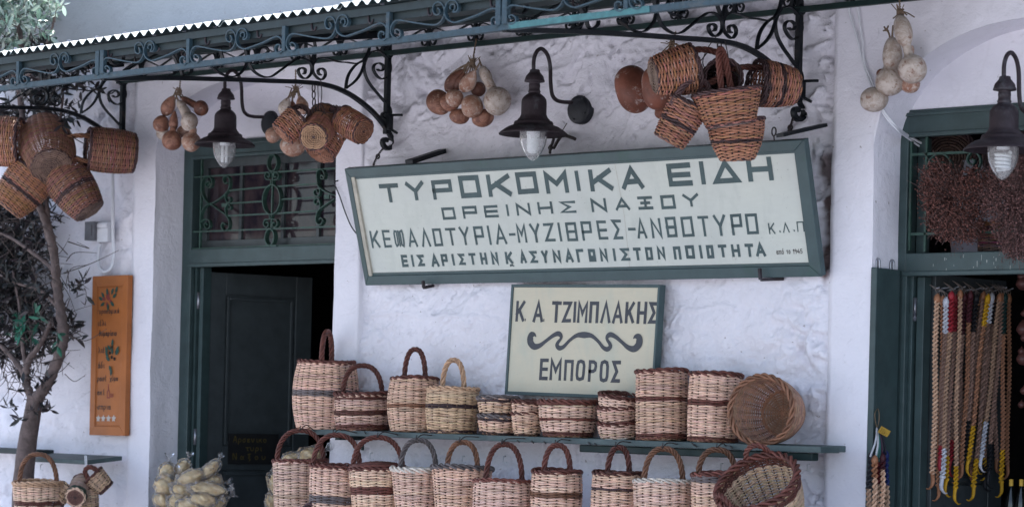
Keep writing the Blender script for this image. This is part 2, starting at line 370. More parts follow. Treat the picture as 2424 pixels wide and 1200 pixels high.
def glassmat(name, haze, col=(.9, .92, .93), rough=.05, fr=.12):
    m, nt, p, o = newmat(name)
    tr = nt.nodes.new('ShaderNodeBsdfTransparent'); tr.inputs[0].default_value = (*col, 1)
    gl = nt.nodes.new('ShaderNodeBsdfGlossy'); gl.inputs['Roughness'].default_value = rough
    lw = nt.nodes.new('ShaderNodeLayerWeight'); lw.inputs[0].default_value = fr
    mx = nt.nodes.new('ShaderNodeMixShader'); nt.links.new(lw.outputs['Fresnel'], mx.inputs[0]); nt.links.new(tr.outputs[0], mx.inputs[1]); nt.links.new(gl.outputs[0], mx.inputs[2])
    p.inputs['Base Color'].default_value = (.62, .60, .60, 1); p.inputs['Roughness'].default_value = .6
    m2 = nt.nodes.new('ShaderNodeMixShader'); nt.links.new(mx.outputs[0], m2.inputs[1]); nt.links.new(p.outputs[0], m2.inputs[2])
    n = noise(nt, 30, 4, .6, geoc(nt)); r = ramp(nt, n.outputs[0], [(.3, (haze*.6,)*3), (.7, (haze*1.3,)*3)]); nt.links.new(r.outputs[0], m2.inputs[0])
    nt.links.new(m2.outputs[0], o.inputs[0]); return m
MAT['globe'] = glassmat('dusty lamp glass', .30)
MAT['film'] = glassmat('crinkled clear film', .11, (.95, .95, .95), .10, .30)
def windowmat():
    m, nt, p, o = newmat('dusty window glass'); g = geoc(nt)
    n = noise(nt, 5, 5, .6, scaled(nt, g, (1.5, 1, 1)), .8)
    c = ramp(nt, n.outputs[0], [(.38, (.014, .011, .018)), (.66, (.055, .037, .040))]).outputs[0]
    nt.links.new(c, p.inputs['Base Color']); p.inputs['Roughness'].default_value = .12; p.inputs['Specular IOR Level'].default_value = .35; return m
MAT['window'] = windowmat()
def breadmat():
    m, nt, p, o = newmat('rusk crust'); g = objc(nt); n = noise(nt, 16, 5, .6, g)
    nt.links.new(ramp(nt, n.outputs[0], [(.30, (.46, .23, .07)), (.48, (.74, .52, .25)), (.72, (.84, .68, .42))]).outputs[0], p.inputs['Base Color'])
    p.inputs['Roughness'].default_value = .8; b = noise(nt, 50, 4, .6, g); nt.links.new(bump(nt, b.outputs[0], .5, .01), p.inputs['Normal']); return m
MAT['bread'] = breadmat()

# ================================================================== the setting
def quad(V): return np.array(V, float), np.array([[0, 1, 2, 3]])
g = MB(); g.add(*quad([(-90, -90, 0), (90, -90, 0), (90, 90, 0), (-90, 90, 0)]))
tag(g.build('street', MAT['street'], smooth=False), 'pale paved street in front of the shop', 'street', kind='structure')

shop = thing('shop_building', 'whitewashed shop front with two arched doorways and rough plaster between them', 'building')

# opening geometry
XL0, XL1 = -2.647, -1.237
XR0, XR1 = 2.020, 3.430
def arch(x, xc, hw, zs, h): return zs + h*np.sqrt(np.clip(1-((x-xc)/hw)**2, 0, 1))
ARL = dict(xc=(XL0+XL1)/2, hw=(XL1-XL0)/2, zs=2.85, h=.36)
ARR = dict(xc=(XR0+XR1)/2, hw=(XR1-XR0)/2, zs=2.65, h=.475)
def smooth_disp(X, Z): return .006*fbm(X*3, Z*3, 3, 3)+.0022*fbm(X*16, Z*16, 3, 9)
RIDGES = []
def ridge_px(pts, w, amp): RIDGES.append((np.array([aty(u, v)[[0, 2]] for u, v in pts]), w, amp))
ridge_px([(1270, 168), (1330, 160), (1400, 142), (1470, 132), (1560, 118), (1620, 95)], .008, .010)
ridge_px([(1200, 158), (1235, 142), (1262, 132)], .008, .008)
ridge_px([(985, 146), (1030, 172), (1060, 150), (1100, 122)], .008, -.010)
ridge_px([(1090, 365), (1112, 330), (1120, 308)], .012, .010)
ridge_px([(880, 366), (940, 368), (1000, 366)], .005, -.008)
ridge_px([(1140, 350), (1200, 338), (1270, 335)], .006, -.007)
ridge_px([(1210, 222), (1240, 212), (1262, 205)], .006, -.006)
ridge_px([(1400, 245), (1450, 240)], .005, .008)
ridge_px([(870, 742), (930, 740), (1010, 745), (1090, 748), (1180, 756)], .006, .008)
ridge_px([(880, 770), (905, 800), (925, 808)], .007, -.008)
ridge_px([(1590, 720), (1640, 730), (1700, 722), (1735, 735)], .006, .009)
ridge_px([(1620, 845), (1700, 832), (1790, 826)], .006, -.006)
ridge_px([(1575, 770), (1590, 740), (1604, 722)], .006, .007)
ridge_px([(1455, 330), (1475, 300), (1500, 262)], .008, .008)
ridge_px([(1905, 300), (1935, 312), (1968, 308)], .008, .010)
ridge_px([(1905, 460), (1940, 470), (1965, 472)], .008, -.012)
ridge_px([(1580, 1130), (1620, 1115), (1660, 1105)], .005, .006)
def segdist(X, Z, P):
    best = np.full(X.shape, 9.)
    for a, b in zip(P[:-1], P[1:]):
        ab = b-a; t = np.clip(((X-a[0])*ab[0]+(Z-a[1])*ab[1])/max(ab@ab, 1e-9), 0, 1)
        best = np.minimum(best, np.hypot(X-a[0]-t*ab[0], Z-a[1]-t*ab[1]))
    return best
def rough_disp(X, Z):
    wx = X+.05*vnoise(X*5, Z*5, 40); wz = Z+.05*vnoise(X*5+9, Z*5+4, 41)
    up = np.clip((Z-1.9)/1.2, 0, 1)*1.1+.8
    edge = np.clip((X-1.35)/.4, 0, 1)*(X < 1.9)
    lf = (X < -2.7)*1.0
    amp = up+edge*1.7+lf*.35
    d = .020*fbm(wx*2.3, wz*2.6, 3, 11)+amp*.009*fbm(wx*5.2+4, wz*6.0+2, 2, 13)
    r = 1-np.abs(fbm(wx*5, wz*7, 4, 21)); d = d+amp*.010*r*vnoise(X*1.7, Z*1.9, 33)
    msk = np.clip(vnoise(X*2.9+5, Z*3.3, 57)*1.6+.1, 0, 1)
    d = d+amp*.013*msk*fbm(wx*11, wz*17, 4, 61)
    pit = fbm(wx*9+3, wz*13+8, 4, 83); d = d-amp*.016*np.clip(pit-.55, 0, .5)*np.clip(vnoise(X*2.1+2, Z*2.3+7, 91)*2+.5, 0, 1)*2
    rx, rz = wx*.91+wz*.41, -wx*.41+wz*.91
    dn = fbm(rx*7, rz*19, 4, 131); d = d-amp*.012*np.clip((dn-.34)/.08, 0, 1)*np.clip(vnoise(X*2.4+3, Z*2.6+5, 141)*2.2+.55, 0, 1)
    dn = fbm(rx*17, rz*30, 3, 151); d = d+amp*.0045*np.clip((dn-.30)/.12, -1, 1)*np.clip(vnoise(X*2.2+1, Z*2.9+6, 161)*2+.4, 0, 1)
    cr = np.abs(fbm(wx*3.1+1, wz*3.7+2, 3, 101)); d = d-amp*.003*np.exp(-(cr/.03)**2)*np.clip(vnoise(X*1.9+8, Z*2.2+1, 111)*2, 0, 1)
    d = d+.0016*fbm(X*40, Z*40, 2, 71)
    for P, w, a in RIDGES:
        dd = segdist(wx*.3+X*.7, wz*.3+Z*.7, P)
        d = d+a*np.exp(-(dd/w)**2)
    return d
def wall_patch(mb, x0, x1, zlo, zhi, y0, disp, step, col=None, back=(False, False)):
    xs = np.linspace(x0, x1, max(2, int(round((x1-x0)/step))+1)); nz = max(2, int(round((zhi-1.0)/step))+1)
    t = np.linspace(0, 1, nz); Z0 = zlo(xs) if callable(zlo) else np.full(xs.shape, float(zlo))
    X = np.repeat(xs[:, None], nz, 1); Z = Z0[:, None]+(zhi-Z0)[:, None]*t[None, :]
    Y = y0-disp(X, Z)
    P = np.stack((X, Y, Z), -1)
    if back[0]: q = P[:1].copy(); q[..., 1] = y0+.24; P = np.concatenate((q, P))
    if back[1]: q = P[-1:].copy(); q[..., 1] = y0+.24; P = np.concatenate((P, q))
    c = np.ones(P.shape) if col is None else col(P[..., 0], P[..., 2])
    mb.add(P.reshape(-1, 3), gridF(P.shape[0], P.shape[1]), c.reshape(-1, 3))
ZTOP = 3.495
w = MB()
for x0, x1, zl, bk in ((-2.833, XL0, .0, (True, False)), (XL0, XL1, lambda x: arch(x, **ARL), (False, False)), (XL1, -1.048, 0., (False, True))):
    wall_patch(w, x0, x1, zl, ZTOP, 0, smooth_disp, .025, None, bk)
w.build('plaster_wall', MAT['plaster'], shop)
w = MB()
for x0, x1, zl, bk in ((1.805, XR0, 0., (True, False)), (XR0, XR1, lambda x: arch(x, **ARR), (False, False)), (XR1, 4.6, 0., (False, False))):
    wall_patch(w, x0, x1, zl, ZTOP, 0, smooth_disp, .025, None, bk)
w.build('plaster_wall', MAT['plaster'], shop)
def brickcol(X, Z):
    c = np.ones(X.shape+(3,))
    m = np.clip(1-np.hypot((X-1.775)/.045, (Z-2.30)/.26), 0, 1); m = np.clip(m*3+.8*(m > .02)*fbm(X*14, Z*14, 3, 5), 0, 1)
    m2 = np.clip(1-np.hypot((X-1.74)/.05, (Z-2.56)/.10), 0, 1); m = np.maximum(m, np.clip(m2*2, 0, 1)*.9)
    m3 = np.clip(1-np.hypot((X-1.93)/.17, (Z-3.27)/.05), 0, 1); m = np.maximum(m, np.clip(m3*3, 0, 1))
    return c*(1-m[..., None])+np.array((.20, .15, .14))*m[..., None]
def rough2(X, Z):
    m = np.clip(1-np.hypot((X-1.775)/.05, (Z-2.36)/.36), 0, 1)
    d = rough_disp(X, Z)-.03*np.clip(m*2, 0, 1)
    return np.minimum(d, .006+.35*np.minimum(1.806-X, X+1.048))
w = MB(); wall_patch(w, -1.048, 1.806, 0., ZTOP, .016, rough2, .0065, brickcol); w.build('rough_wall', MAT['rough'], shop)
w = MB(); wall_patch(w, -6.0, -2.832, 0., ZTOP, .020, rough_disp, .012); w.build('rough_wall', MAT['rough'], shop)
w = MB()
for V, F in (box(-6.2, 4.6, .05, .5, ZTOP, 4.5),): w.add(V, F, (1, 1, 1))
w.build('upper_wall', MAT['upper'], shop, smooth=False)
# a softly uneven skin over the storey above the canopy
w = MB(); 
xs = np.linspace(-6.2, 4.6, 220); zs = np.linspace(ZTOP-.002, 4.5, 50); X, Z = np.meshgrid(xs, zs, indexing='ij')
w.add(np.stack((X, .03-.012*fbm(X*1.3, Z*1.3, 3, 77)-.003*fbm(X*9, Z*9, 3, 78), Z), -1).reshape(-1, 3), gridF(220, 50), np.ones(3)); w.build('upper_wall_skin', MAT['upper'], shop)
w = MB()
for V, F in (box(-6.2, -6.0, .05, 6, 0, 4.5), box(3.9, 4.6, .05, 6, 0, ZTOP), box(-6.2, 4.6, 5.8, 6, 0, 4.5), box(-6.2, 4.6, .5, 5.8, 4.3, 4.5)): w.add(V, F, (1, 1, 1))
w.build('side_wall', MAT['plaster'], shop, smooth=False)
def reveal(ar, x0, x1, name):
    a = np.linspace(math.pi, 0, 40); xs = ar['xc']+ar['hw']*np.cos(a); zs = ar['zs']+ar['h']*np.sin(a)
    zz = np.linspace(0, ar['zs'], 40)[:-1]
    ox = np.concatenate((np.full(39, x0), xs, np.full(39, x1))); oz = np.concatenate((zz, zs, zz[::-1]))
    yf = -smooth_disp(ox, oz); rows = []
    for k, t in enumerate(np.linspace(0, 1, 14)):
        y = yf*(1-t)+.25*t
        off = .005*fbm(ox*4+oz*3, np.full(ox.shape, t*2.0), 3, 15)*(1 if 0 < k else 0)
        sgn = np.where(ox < ar['xc'], 1, -1)
        rows.append(np.stack((ox+off*sgn, y, oz), -1))
    P = np.array(rows); m = MB(); m.add(P.reshape(-1, 3), gridF(14, len(ox)), np.ones(3)); m.build(name, MAT['plaster'], shop)
reveal(ARL, XL0, XL1, 'arch_reveal'); reveal(ARR, XR0, XR1, 'arch_reveal')
for ar, zb in ((ARL, 2.88), (ARR, 2.78)):
    xs = np.linspace(ar['xc']-ar['hw']-.01, ar['xc']+ar['hw']+.01, 60); zs = np.linspace(zb, ar['zs']+ar['h']+.02, 30); X, Z = np.meshgrid(xs, zs, indexing='ij')
    Y = .205-.006*fbm(X*4, Z*4, 3, 88)-.012*np.exp(-((Z-zb)/.05)**2)*vnoise(X*12, Z*6, 90)
    m = MB(); m.add(np.stack((X, Y, Z), -1).reshape(-1, 3), gridF(60, 30), np.ones(3)); m.build('lunette_wall', MAT['plaster'], shop)
# the dim shop room behind the doors
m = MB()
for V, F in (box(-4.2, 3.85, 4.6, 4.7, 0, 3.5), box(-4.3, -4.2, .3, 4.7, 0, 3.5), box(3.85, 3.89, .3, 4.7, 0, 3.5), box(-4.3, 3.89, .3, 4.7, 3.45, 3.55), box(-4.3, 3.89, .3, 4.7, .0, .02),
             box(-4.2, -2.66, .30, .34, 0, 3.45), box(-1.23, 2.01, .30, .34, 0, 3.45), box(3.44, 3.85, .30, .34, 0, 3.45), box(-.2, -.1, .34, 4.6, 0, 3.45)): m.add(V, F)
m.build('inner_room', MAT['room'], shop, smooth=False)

# ---- door and transom joinery
def scroll_tube(pts, y, r=.005, n=6, width=.018):
    """flat iron strip bent along pixel points on the plane y"""
    P = catmull([aty(u, v, y) for u, v in pts], n); return bar(P, (0, 1, 0), width, r)
def door_frame(name, x0, x1, jw, zh0, zh1, zl0, zl1, y0):
    fr = MB()
    for V, F in (box(x0, x0+jw, y0, y0+.075, 0, zh1), box(x1-jw, x1, y0, y0+.075, 0, zh1), box(x0+jw, x1-jw, y0-.002, y0+.073, zh0, zh1), box(x0+jw, x1-jw, y0-.003, y0+.08, zl0, zl1)): fr.add(V, F)
    for V, F in (box(x0+jw-.012, x0+jw+.012, y0-.008, y0+.02, 0, zl0), box(x1-jw-.012, x1-jw+.012, y0-.008, y0+.02, 0, zl0),
                 box(x0+jw-.01, x1-jw+.01, y0-.014, y0+.02, zl0-.008, zl0+.012), box(x0+.01, x1-.01, y0-.012, y0+.02, zh1-.028, zh1-.012), box(x0+jw-.004, x1-jw+.004, y0-.012, y0+.02, zh0-.006, zh0+.012),
                 box(x0+jw, x0+jw+.045, y0+.075, y0+.115, 0, zh0), box(x1-jw-.045, x1-jw, y0+.075, y0+.115, 0, zh0)): fr.add(V, F)
    return fr.build(name, MAT['frame'], shop, smooth=False, bevel=.004)
def leaf(parent, hinge, end, z0, z1, th, swap=1, mat='leaf_door'):
    p = np.array((hinge[0], hinge[1], 0)); q = np.array((end[0], end[1], 0)); wd = np.linalg.norm(q-p); X = unit(q-p); N = np.cross(X, UZ)*swap
    m = MB(); st = .105
    def pc(a0, a1, b0, b1, d0, d1): m.add(*obox(p+X*a0+UZ*b0+N*d0, X, UZ, N, a1-a0, b1-b0, d1-d0))
    zr = (z0, z0+.16, z0+.16+(z1-z0)*.40, z0+.16+(z1-z0)*.40+.13, z1-.12, z1)
    pc(0, st, z0, z1, -th, 0); pc(wd-st, wd, z0, z1, -th, 0)
    for i in (0, 2, 4): pc(st, wd-st, zr[i], zr[i+1], -th+.002, -.002)
    for i in (1, 3):
        pc(st, wd-st, zr[i], zr[i+1], -th*.7, -.014)
        pc(st+.012, st+.03, zr[i]+.012, zr[i+1]-.012, -.014, -.004); pc(wd-st-.03, wd-st-.012, zr[i]+.012, zr[i+1]-.012, -.014, -.004)
        pc(st+.03, wd-st-.03, zr[i]+.012, zr[i]+.03, -.014, -.004); pc(st+.03, wd-st-.03, zr[i+1]-.03, zr[i+1]-.012, -.014, -.004)
    o = m.build('door_leaf', MAT[mat], parent, smooth=False, bevel=.003); return o, p, X, N, wd
frL = door_frame('doorway', -2.648, -1.236, .077, 2.824, 2.912, 2.234, 2.325, .2)
leafL, lp, lX, lN, lw = leaf(frL, (-2.505, .285), (-2.36, .93), .12, 2.205, .04)
m = MB(); m.add(*box(-2.571, -2.545, .225, .28, 0, 2.234)); m.add(*box(-2.53, -2.50, .235, .29, .1, 2.225)); m.build('door_stop', MAT['frame'], frL, smooth=False)
# transom sash and glass
m = MB(); y = .262
for V, F in (box(-2.571, -1.31, y, y+.03, 2.325, 2.375), box(-2.571, -1.31, y, y+.03, 2.775, 2.824), box(-2.571, -2.515, y, y+.03, 2.375, 2.775), box(-1.365, -1.31, y, y+.03, 2.375, 2.775)): m.add(V, F)
for u in (568, 668, 752):
    x = aty(u, 500, .262)[0]; m.add(*box(x-.011, x+.011, y+.002, y+.028, 2.375, 2.775))
m.build('transom_sash', MAT['leaf_door'], frL, smooth=False, bevel=.002)
m = MB(); m.add(*box(-2.52, -1.36, .281, .285, 2.37, 2.78)); m.build('window_pane', MAT['window'], frL, smooth=False)
# transom grille, left door
def cp(X, Y): return (420+X/4, 320+Y/4)
gm = MB(); gy = .215
def gadd(pts, wd=.016, t=.005, n=6): gm.add(*scroll_tube([cp(*q) for q in pts], gy, t, n, wd))
for a, b in (((150, 400), (1530, 313)), ((490, 527), (880, 488)), ((945, 487), (1330, 460)), ((505, 647), (815, 627)), ((990, 608), (1310, 592)), ((480, 765), (880, 745)), ((950, 742), (1330, 716)), ((135, 917), (1520, 864)), ((130, 1077), (1500, 1030))):
    gm.add(*bar(np.array([aty(*cp(*a), gy), aty(*cp(*b), gy)]), (0, 1, 0), .012, .008))
gm.add(*bar(np.array([aty(*cp(237, 235), gy), aty(*cp(217, 1080), gy)]), (0, 1, 0), .014, .009))
def goval(cx, cy, rx, ry): 
    P = np.array([aty(*cp(cx+rx*math.cos(a)-ry*.03*math.sin(a), cy+ry*math.sin(a)), gy) for a in np.linspace(0, 2*math.pi, 36, endpoint=False)]); gm.add(*bar(P, (0, 1, 0), .030, .006, True))
goval(905, 612, 82, 140); goval(912, 265, 45, 78); goval(888, 968, 42, 78)
gm.add(*bar(np.array([aty(*cp(908, 340), gy), aty(*cp(893, 890), gy)]), (0, 1, 0), .012, .008))
for s in (-1, 1):
    gadd([(905+s*12, 470), (905+s*8, 430), (905+s*50, 420), (905+s*66, 385), (905+s*45, 352), (905+s*20, 368), (905+s*25, 400), (905+s*42, 392)], .024)
    gadd([(893+s*12, 760), (893+s*8, 795), (893+s*50, 800), (893+s*66, 840), (893+s*45, 872), (893+s*20, 858), (893+s*25, 825), (893+s*42, 832)], .024)
gadd([(300, 480), (320, 455), (305, 440), (278, 465), (300, 500), (330, 480), (335, 420), (295, 390), (250, 430), (240, 520), (270, 610), (320, 650), (400, 610), (480, 540), (505, 470), (500, 410), (470, 388), (445, 415), (460, 460), (485, 450)], .024)
gadd([(290, 850), (280, 830), (262, 850), (290, 890), (318, 860), (305, 805), (260, 800), (228, 830)], .02)
gadd([(237, 880), (228, 820), (235, 740), (270, 680), (320, 655), (390, 700), (470, 760), (500, 820), (495, 880), (460, 908), (428, 870), (440, 830), (470, 850)], .024)
gadd([(470, 540), (460, 590), (485, 640), (510, 620), (505, 590), (485, 595)], .02); gadd([(470, 760), (462, 700), (487, 655), (512, 675), (507, 705), (487, 700)], .02)
gm.add(*obox(aty(*cp(420, 660), gy)-np.array((0, .003, .012)), np.array((1., 0, 0)), np.array((0, 1., 0)), UZ, .05, .006, .02))
gadd([(1395, 400), (1375, 380), (1370, 410), (1395, 415), (1405, 370), (1375, 325), (1335, 350), (1335, 430), (1350, 490), (1420, 540), (1510, 575)], .026)
gadd([(1500, 605), (1430, 650), (1350, 710), (1325, 780), (1330, 830), (1365, 850), (1390, 810), (1370, 785), (1355, 805)], .026)
gadd([(1340, 480), (1358, 520), (1350, 570), (1315, 575), (1300, 540), (1320, 515), (1335, 540)], .02); gadd([(1350, 710), (1360, 660), (1348, 610), (1318, 600), (1303, 630), (1318, 660), (1335, 640)], .02)
gm.add(*obox(aty(*cp(1390, 585), gy)-np.array((0, .003, .012)), np.array((1., 0, 0)), np.array((0, 1., 0)), UZ, .04, .006, .022))
gm.add(*obox(aty(*cp(830, 1060), gy)-np.array((0, .012, .008)), np.array((1., 0, 0)), np.array((0, 1., 0)), UZ, .10, .024, .018))
gm.build('grille', MAT['grille'], frL, smooth=False)
# hinges and a hook on the left door
m = MB()
for z in (2.0, 1.25): m.add(*tube(np.array([(-2.535, .232, z), (-2.535, .232, z+.09)]), .009, 8))
m.build('hinge', MAT['steel'], frL)
# right doorway
frR = door_frame('doorway', 2.004, 3.446, .056, 2.70, 2.812, 2.108, 2.198, .2)
leafR, rp, rX, rN, rw = leaf(frR, (2.150, .30), (2.178, .84), .12, 2.112, .04, 1)
m = MB(); m.add(*box(2.062, 2.085, .225, .28, 0, 2.108)); m.add(*box(2.098, 2.135, .235, .29, .1, 2.10)); m.build('door_stop', MAT['frame'], frR, smooth=False, bevel=.003)
m = MB(); m.add(*box(2.020, 2.044, -.004, .186, .3, 2.127)); m.add(*box(2.020, 2.050, -.006, .016, .3, 2.128)); m.build('shutter', MAT['frame'], frR, smooth=False, bevel=.004)
m = MB()
for yy in (.025, .135):
    m.add(*tube(catmull([(2.026, yy, 2.10), (2.026, yy, 2.155), (2.030, yy+.008, 2.165), (2.036, yy+.010, 2.155), (2.036, yy+.010, 2.12)], 5), .005, 6))
m.build('bolt', MAT['steel'], frR)
m = MB()
for z in (1.98, 1.96): m.add(*tube(np.array([(2.092, .232, z-.05), (2.092, .232, z+.03)]), .009, 8))
m.build('hinge', MAT['steel'], frR)
# grille over the right door
gm = MB(); gy = .212
def cq(X, Y): return (2100+X/3.157, 260+Y/3.157)
def hadd(pts, wd=.016, t=.006): gm.add(*scroll_tube([cq(*q) for q in pts], gy, t, 6, wd))
for a, b in (((190, 337), (1500, 275)), ((180, 930), (1500, 890))): gm.add(*bar(np.array([aty(*cq(*a), gy), aty(*cq(*b), gy)]), (0, 1, 0), .012, .011))
for a, b in (((300, 190), (283, 1060)), ((185, 240), (168, 1050))): gm.add(*bar(np.array([aty(*cq(*a), gy), aty(*cq(*b), gy)]), (0, 1, 0), .012, .010))
hadd([(405, 420), (415, 395), (435, 410), (420, 440), (395, 430), (385, 395), (340, 385)], .014)
hadd([(300, 480), (310, 400), (350, 350), (400, 325), (450, 350), (485, 410), (470, 480), (440, 530)])
hadd([(300, 800), (330, 880), (400, 910), (460, 890)])
hadd([(640, 370), (660, 385), (640, 410), (610, 395), (605, 355), (645, 315), (690, 345), (700, 400), (670, 460), (600, 520)])
hadd([(620, 530), (650, 480), (700, 465), (760, 470)])
hadd([(760, 560), (700, 700), (560, 760), (420, 760)], .014)
gm.build('grille', MAT['grille'], frR, smooth=False)
# dribbles of white paint and droppings on the right lintel
m = MB(); rr = random.Random(5)
for i in range(30):
    u = rr.choice((2222, 2245, 2330, 2355, 2372, 2395, 2300))+rr.gauss(0, 14); v = rr.uniform(602, 640); p = aty(u, v, .1965); l = rr.choice((.004, .006, .012, .025)); ww = rr.uniform(.0010, .0022)
    if not (2.108 < p[2]-l and p[2] < 2.196): continue
    wc = rr.random() < .5; c = (.33, .35, .33) if wc else (.05, .03, .03)
    m.add(np.array([(p[0]-ww, .1962, p[2]), (p[0]+ww, .1962, p[2]), (p[0]+ww*.7, .1962, p[2]-l), (p[0]-ww*.7, .1962, p[2]-l)]), np.array([[0, 3, 2, 1]]), c)
m.build('paint_drips', MAT['rope'], frR, smooth=False)
# ================================================================== the iron canopy
CO = np.array((0., -.9, 3.0))
can = thing('metal_canopy', 'iron canopy with scrolled teal fascia and corrugated sheets over the whole shop front', 'canopy', CO)
FX0, BAY = -.864, .623
def fy(x): return -1.874-.04*x
ZB, ZT = 2.917, 3.066
def fpt(u, v): return atpl(u, v, (0, -1.874, 0), (.04, 1, 0))
XA, XB = FX0-BAY*3.35, FX0+BAY*7
fdir = unit(np.array((1, -.04, 0))); fnor = np.array((.04, 1, 0))/math.hypot(.04, 1)
def fp(x, z, off=0.): return np.array((x, fy(x)+off, z))
m = MB(); m.add(*beam(fp(XA, ZB+.011), fp(XB, ZB+.011), .007, .024)); m.add(*beam(fp(XA, ZB+.003, .016), fp(XB, ZB+.003, .016), .030, .006)); m.build('fascia_rail', MAT['teal'], can, CO, False)
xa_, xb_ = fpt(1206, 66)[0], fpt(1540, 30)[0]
m = MB(); m.add(*beam(fp(xa_, ZB+.011, -.0055), fp(xb_, ZB+.011, -.0055), .003, .0235)); m.build('turquoise_length', MAT['turquoise'], can, CO, False)  # length of the bottom rail in a brighter turquoise
m = MB(); m.add(*beam(fp(XA, ZT-.012), fp(XB, ZT-.012), .008, .030)); m.add(*beam(fp(XA, ZT+.001, .018), fp(XB, ZT+.001, .018), .034, .006)); m.add(*beam(fp(XA, ZT-.03, .03), fp(XB, ZT-.03, .03), .03, .05)); m.build('fascia_rail', MAT['beamgreen'], can, CO, False)
for k in range(-3, 8):
    x = FX0+BAY*k; m = MB()
    xs = (x-.017, x+.017) if k in (-4, 0, 4) else (x,)
    for xx in xs: m.add(*beam(fp(xx, ZB+.02), fp(xx, ZT-.025), .022, .026 if len(xs) == 2 else .02, (1, 0, 0)))
    m.build('fascia_post', MAT['teal'], can, CO, False, bevel=.002)
def c2(X, Y): return (400+X/6, 40+Y/6)
fs1 = [(390, 590), (370, 562), (400, 545), (438, 575), (440, 630), (400, 660), (350, 640), (322, 580), (330, 500), (370, 440), (430, 425), (600, 458), (740, 482), (840, 490), (900, 470), (950, 400), (965, 320), (950, 240), (905, 195), (850, 215), (828, 280), (845, 345), (885, 362), (912, 330), (905, 290), (885, 272)]
fs2 = [(1040, 290), (1032, 262), (1052, 228), (1088, 235), (1090, 285), (1068, 325), (1110, 318), (1130, 262), (1105, 190), (1050, 172), (1000, 205), (970, 290), (975, 370), (1010, 430), (1080, 462), (1150, 445), (1350, 370), (1500, 298), (1570, 288), (1620, 335), (1642, 420), (1622, 490), (1580, 520), (1532, 492), (1528, 430), (1560, 400), (1600, 418), (1588, 450)]
def mesh_copy(src, parent, loc):
    o = src.copy(); COL.objects.link(o); o.parent = parent; o.location = loc; return o
for pts in (fs1, fs2):
    P = catmull([fpt(*c2(*q)) for q in pts], 5); P = P-np.array((FX0+BAY, fy(FX0+BAY), ZB)); m = MB(); m.add(*bar(P, fnor, .017, .0055))
    src = None
    for k in range(-3, 7):
        loc = Vector(fp(FX0+BAY*k, ZB)-CO)
        if src is None: src = m.build('fascia_scroll', MAT['teal'], can, (0, 0, 0), False); src.location = loc
        else: mesh_copy(src, can, loc)
# corrugated sheets
ZW = 3.482
PIT = .0623; xs0 = XA-.05; k = 0
while xs0 < 3.2:
    x1 = min(xs0+PIT*12.5, 3.2); n = int((x1-xs0)/PIT*16); xs = np.linspace(xs0, x1, n)
    dy = -.028+(.012 if k % 3 == 1 else -.006 if k % 3 == 2 else 0); t = np.linspace(0, 1, 14)
    X = np.repeat(xs[:, None], 14, 1); Y = (fy(X)+dy)*(1-t)[None, :]+.05*t[None, :]
    Z = (ZT+.019+(.003 if k % 2 else 0))*(1-t)[None, :]+ZW*t[None, :]+-.0005+.0100*np.sin(X/PIT*2*math.pi+1.0)+.003*vnoise(X*2.1, Y*3, 9)
    V = np.stack((X, Y, Z), -1).reshape(-1, 3); m = MB(); F = gridF(n, 14); m.add(V, F)
    V2 = V-np.array((0, 0, .0022)); mu = MB(); mu.add(V2, F[:, ::-1].copy())
    e = np.arange(n-1)*14; m.add(np.concatenate((V, V2)), np.stack((e, e+n*14, e+14+n*14, e+14), -1))
    so__ = m.build('corrugated_sheet', MAT['sheet'], can, CO); mu.build('underside', MAT['underside'], so__, CO); xs0 = x1-PIT*.6 if x1 < 3.19 else 9; k += 1
# purlins, wall beam, wall rail, roof hooks
def roofz(x, y): t = (y-fy(x))/(0-fy(x)); return ZT*(1-t)+(ZW-.012)*t
for yy, h, w_ in ((-1.58, .05, .06), (-1.15, .055, .06), (-.62, .055, .06), (-.10, .10, .05)):
    m = MB(); a = np.array((XA, yy-.04*XA*(-yy/1.87), roofz(XA, yy)-h/2-.010)); b = np.array((3.1, yy-.04*3.1*(-yy/1.87), roofz(3.1, yy)-h/2-.010)); m.add(*beam(a, b, w_, h)); m.build('purlin', MAT['beamgreen'], can, CO, False)
m = MB(); m.add(*beam((XA, -.035, 3.247), (3.1, -.035, 3.247), .022, .024)); m.build('wall_rail', MAT['railgreen'], can, CO, False)
src = None
for i in range(34):
    x = -2.7+i*.17; yy = fy(x)+(.012 if i % 2 else .30); z = (ZT-.02) if i % 2 else roofz(x, yy)-.06
    loc = Vector(np.array((x, yy, z))-CO)
    if src is None: m = MB(); m.add(*tube(catmull([(0, 0, 0), (.004, 0, -.028), (.018, 0, -.036), (.028, 0, -.022)], 5), .0045, 5)); src = m.build('roof_hook', MAT['rust'], can, (0, 0, 0)); src.location = loc
    else: mesh_copy(src, can, loc)
src = None
for i in range(20):
    x = -2.5+i*.21; loc = Vector(np.array((x, fy(x)+.10, roofz(x, fy(x)+.1)+.01))-CO)
    if src is None: m = MB(); m.add(*tube(np.array([(0, 0, 0), (0, 0, .035)]), .008, 6)); src = m.build('roof_bolt', MAT['steel'], can, (0, 0, 0)); src.location = loc
    else: mesh_copy(src, can, loc)
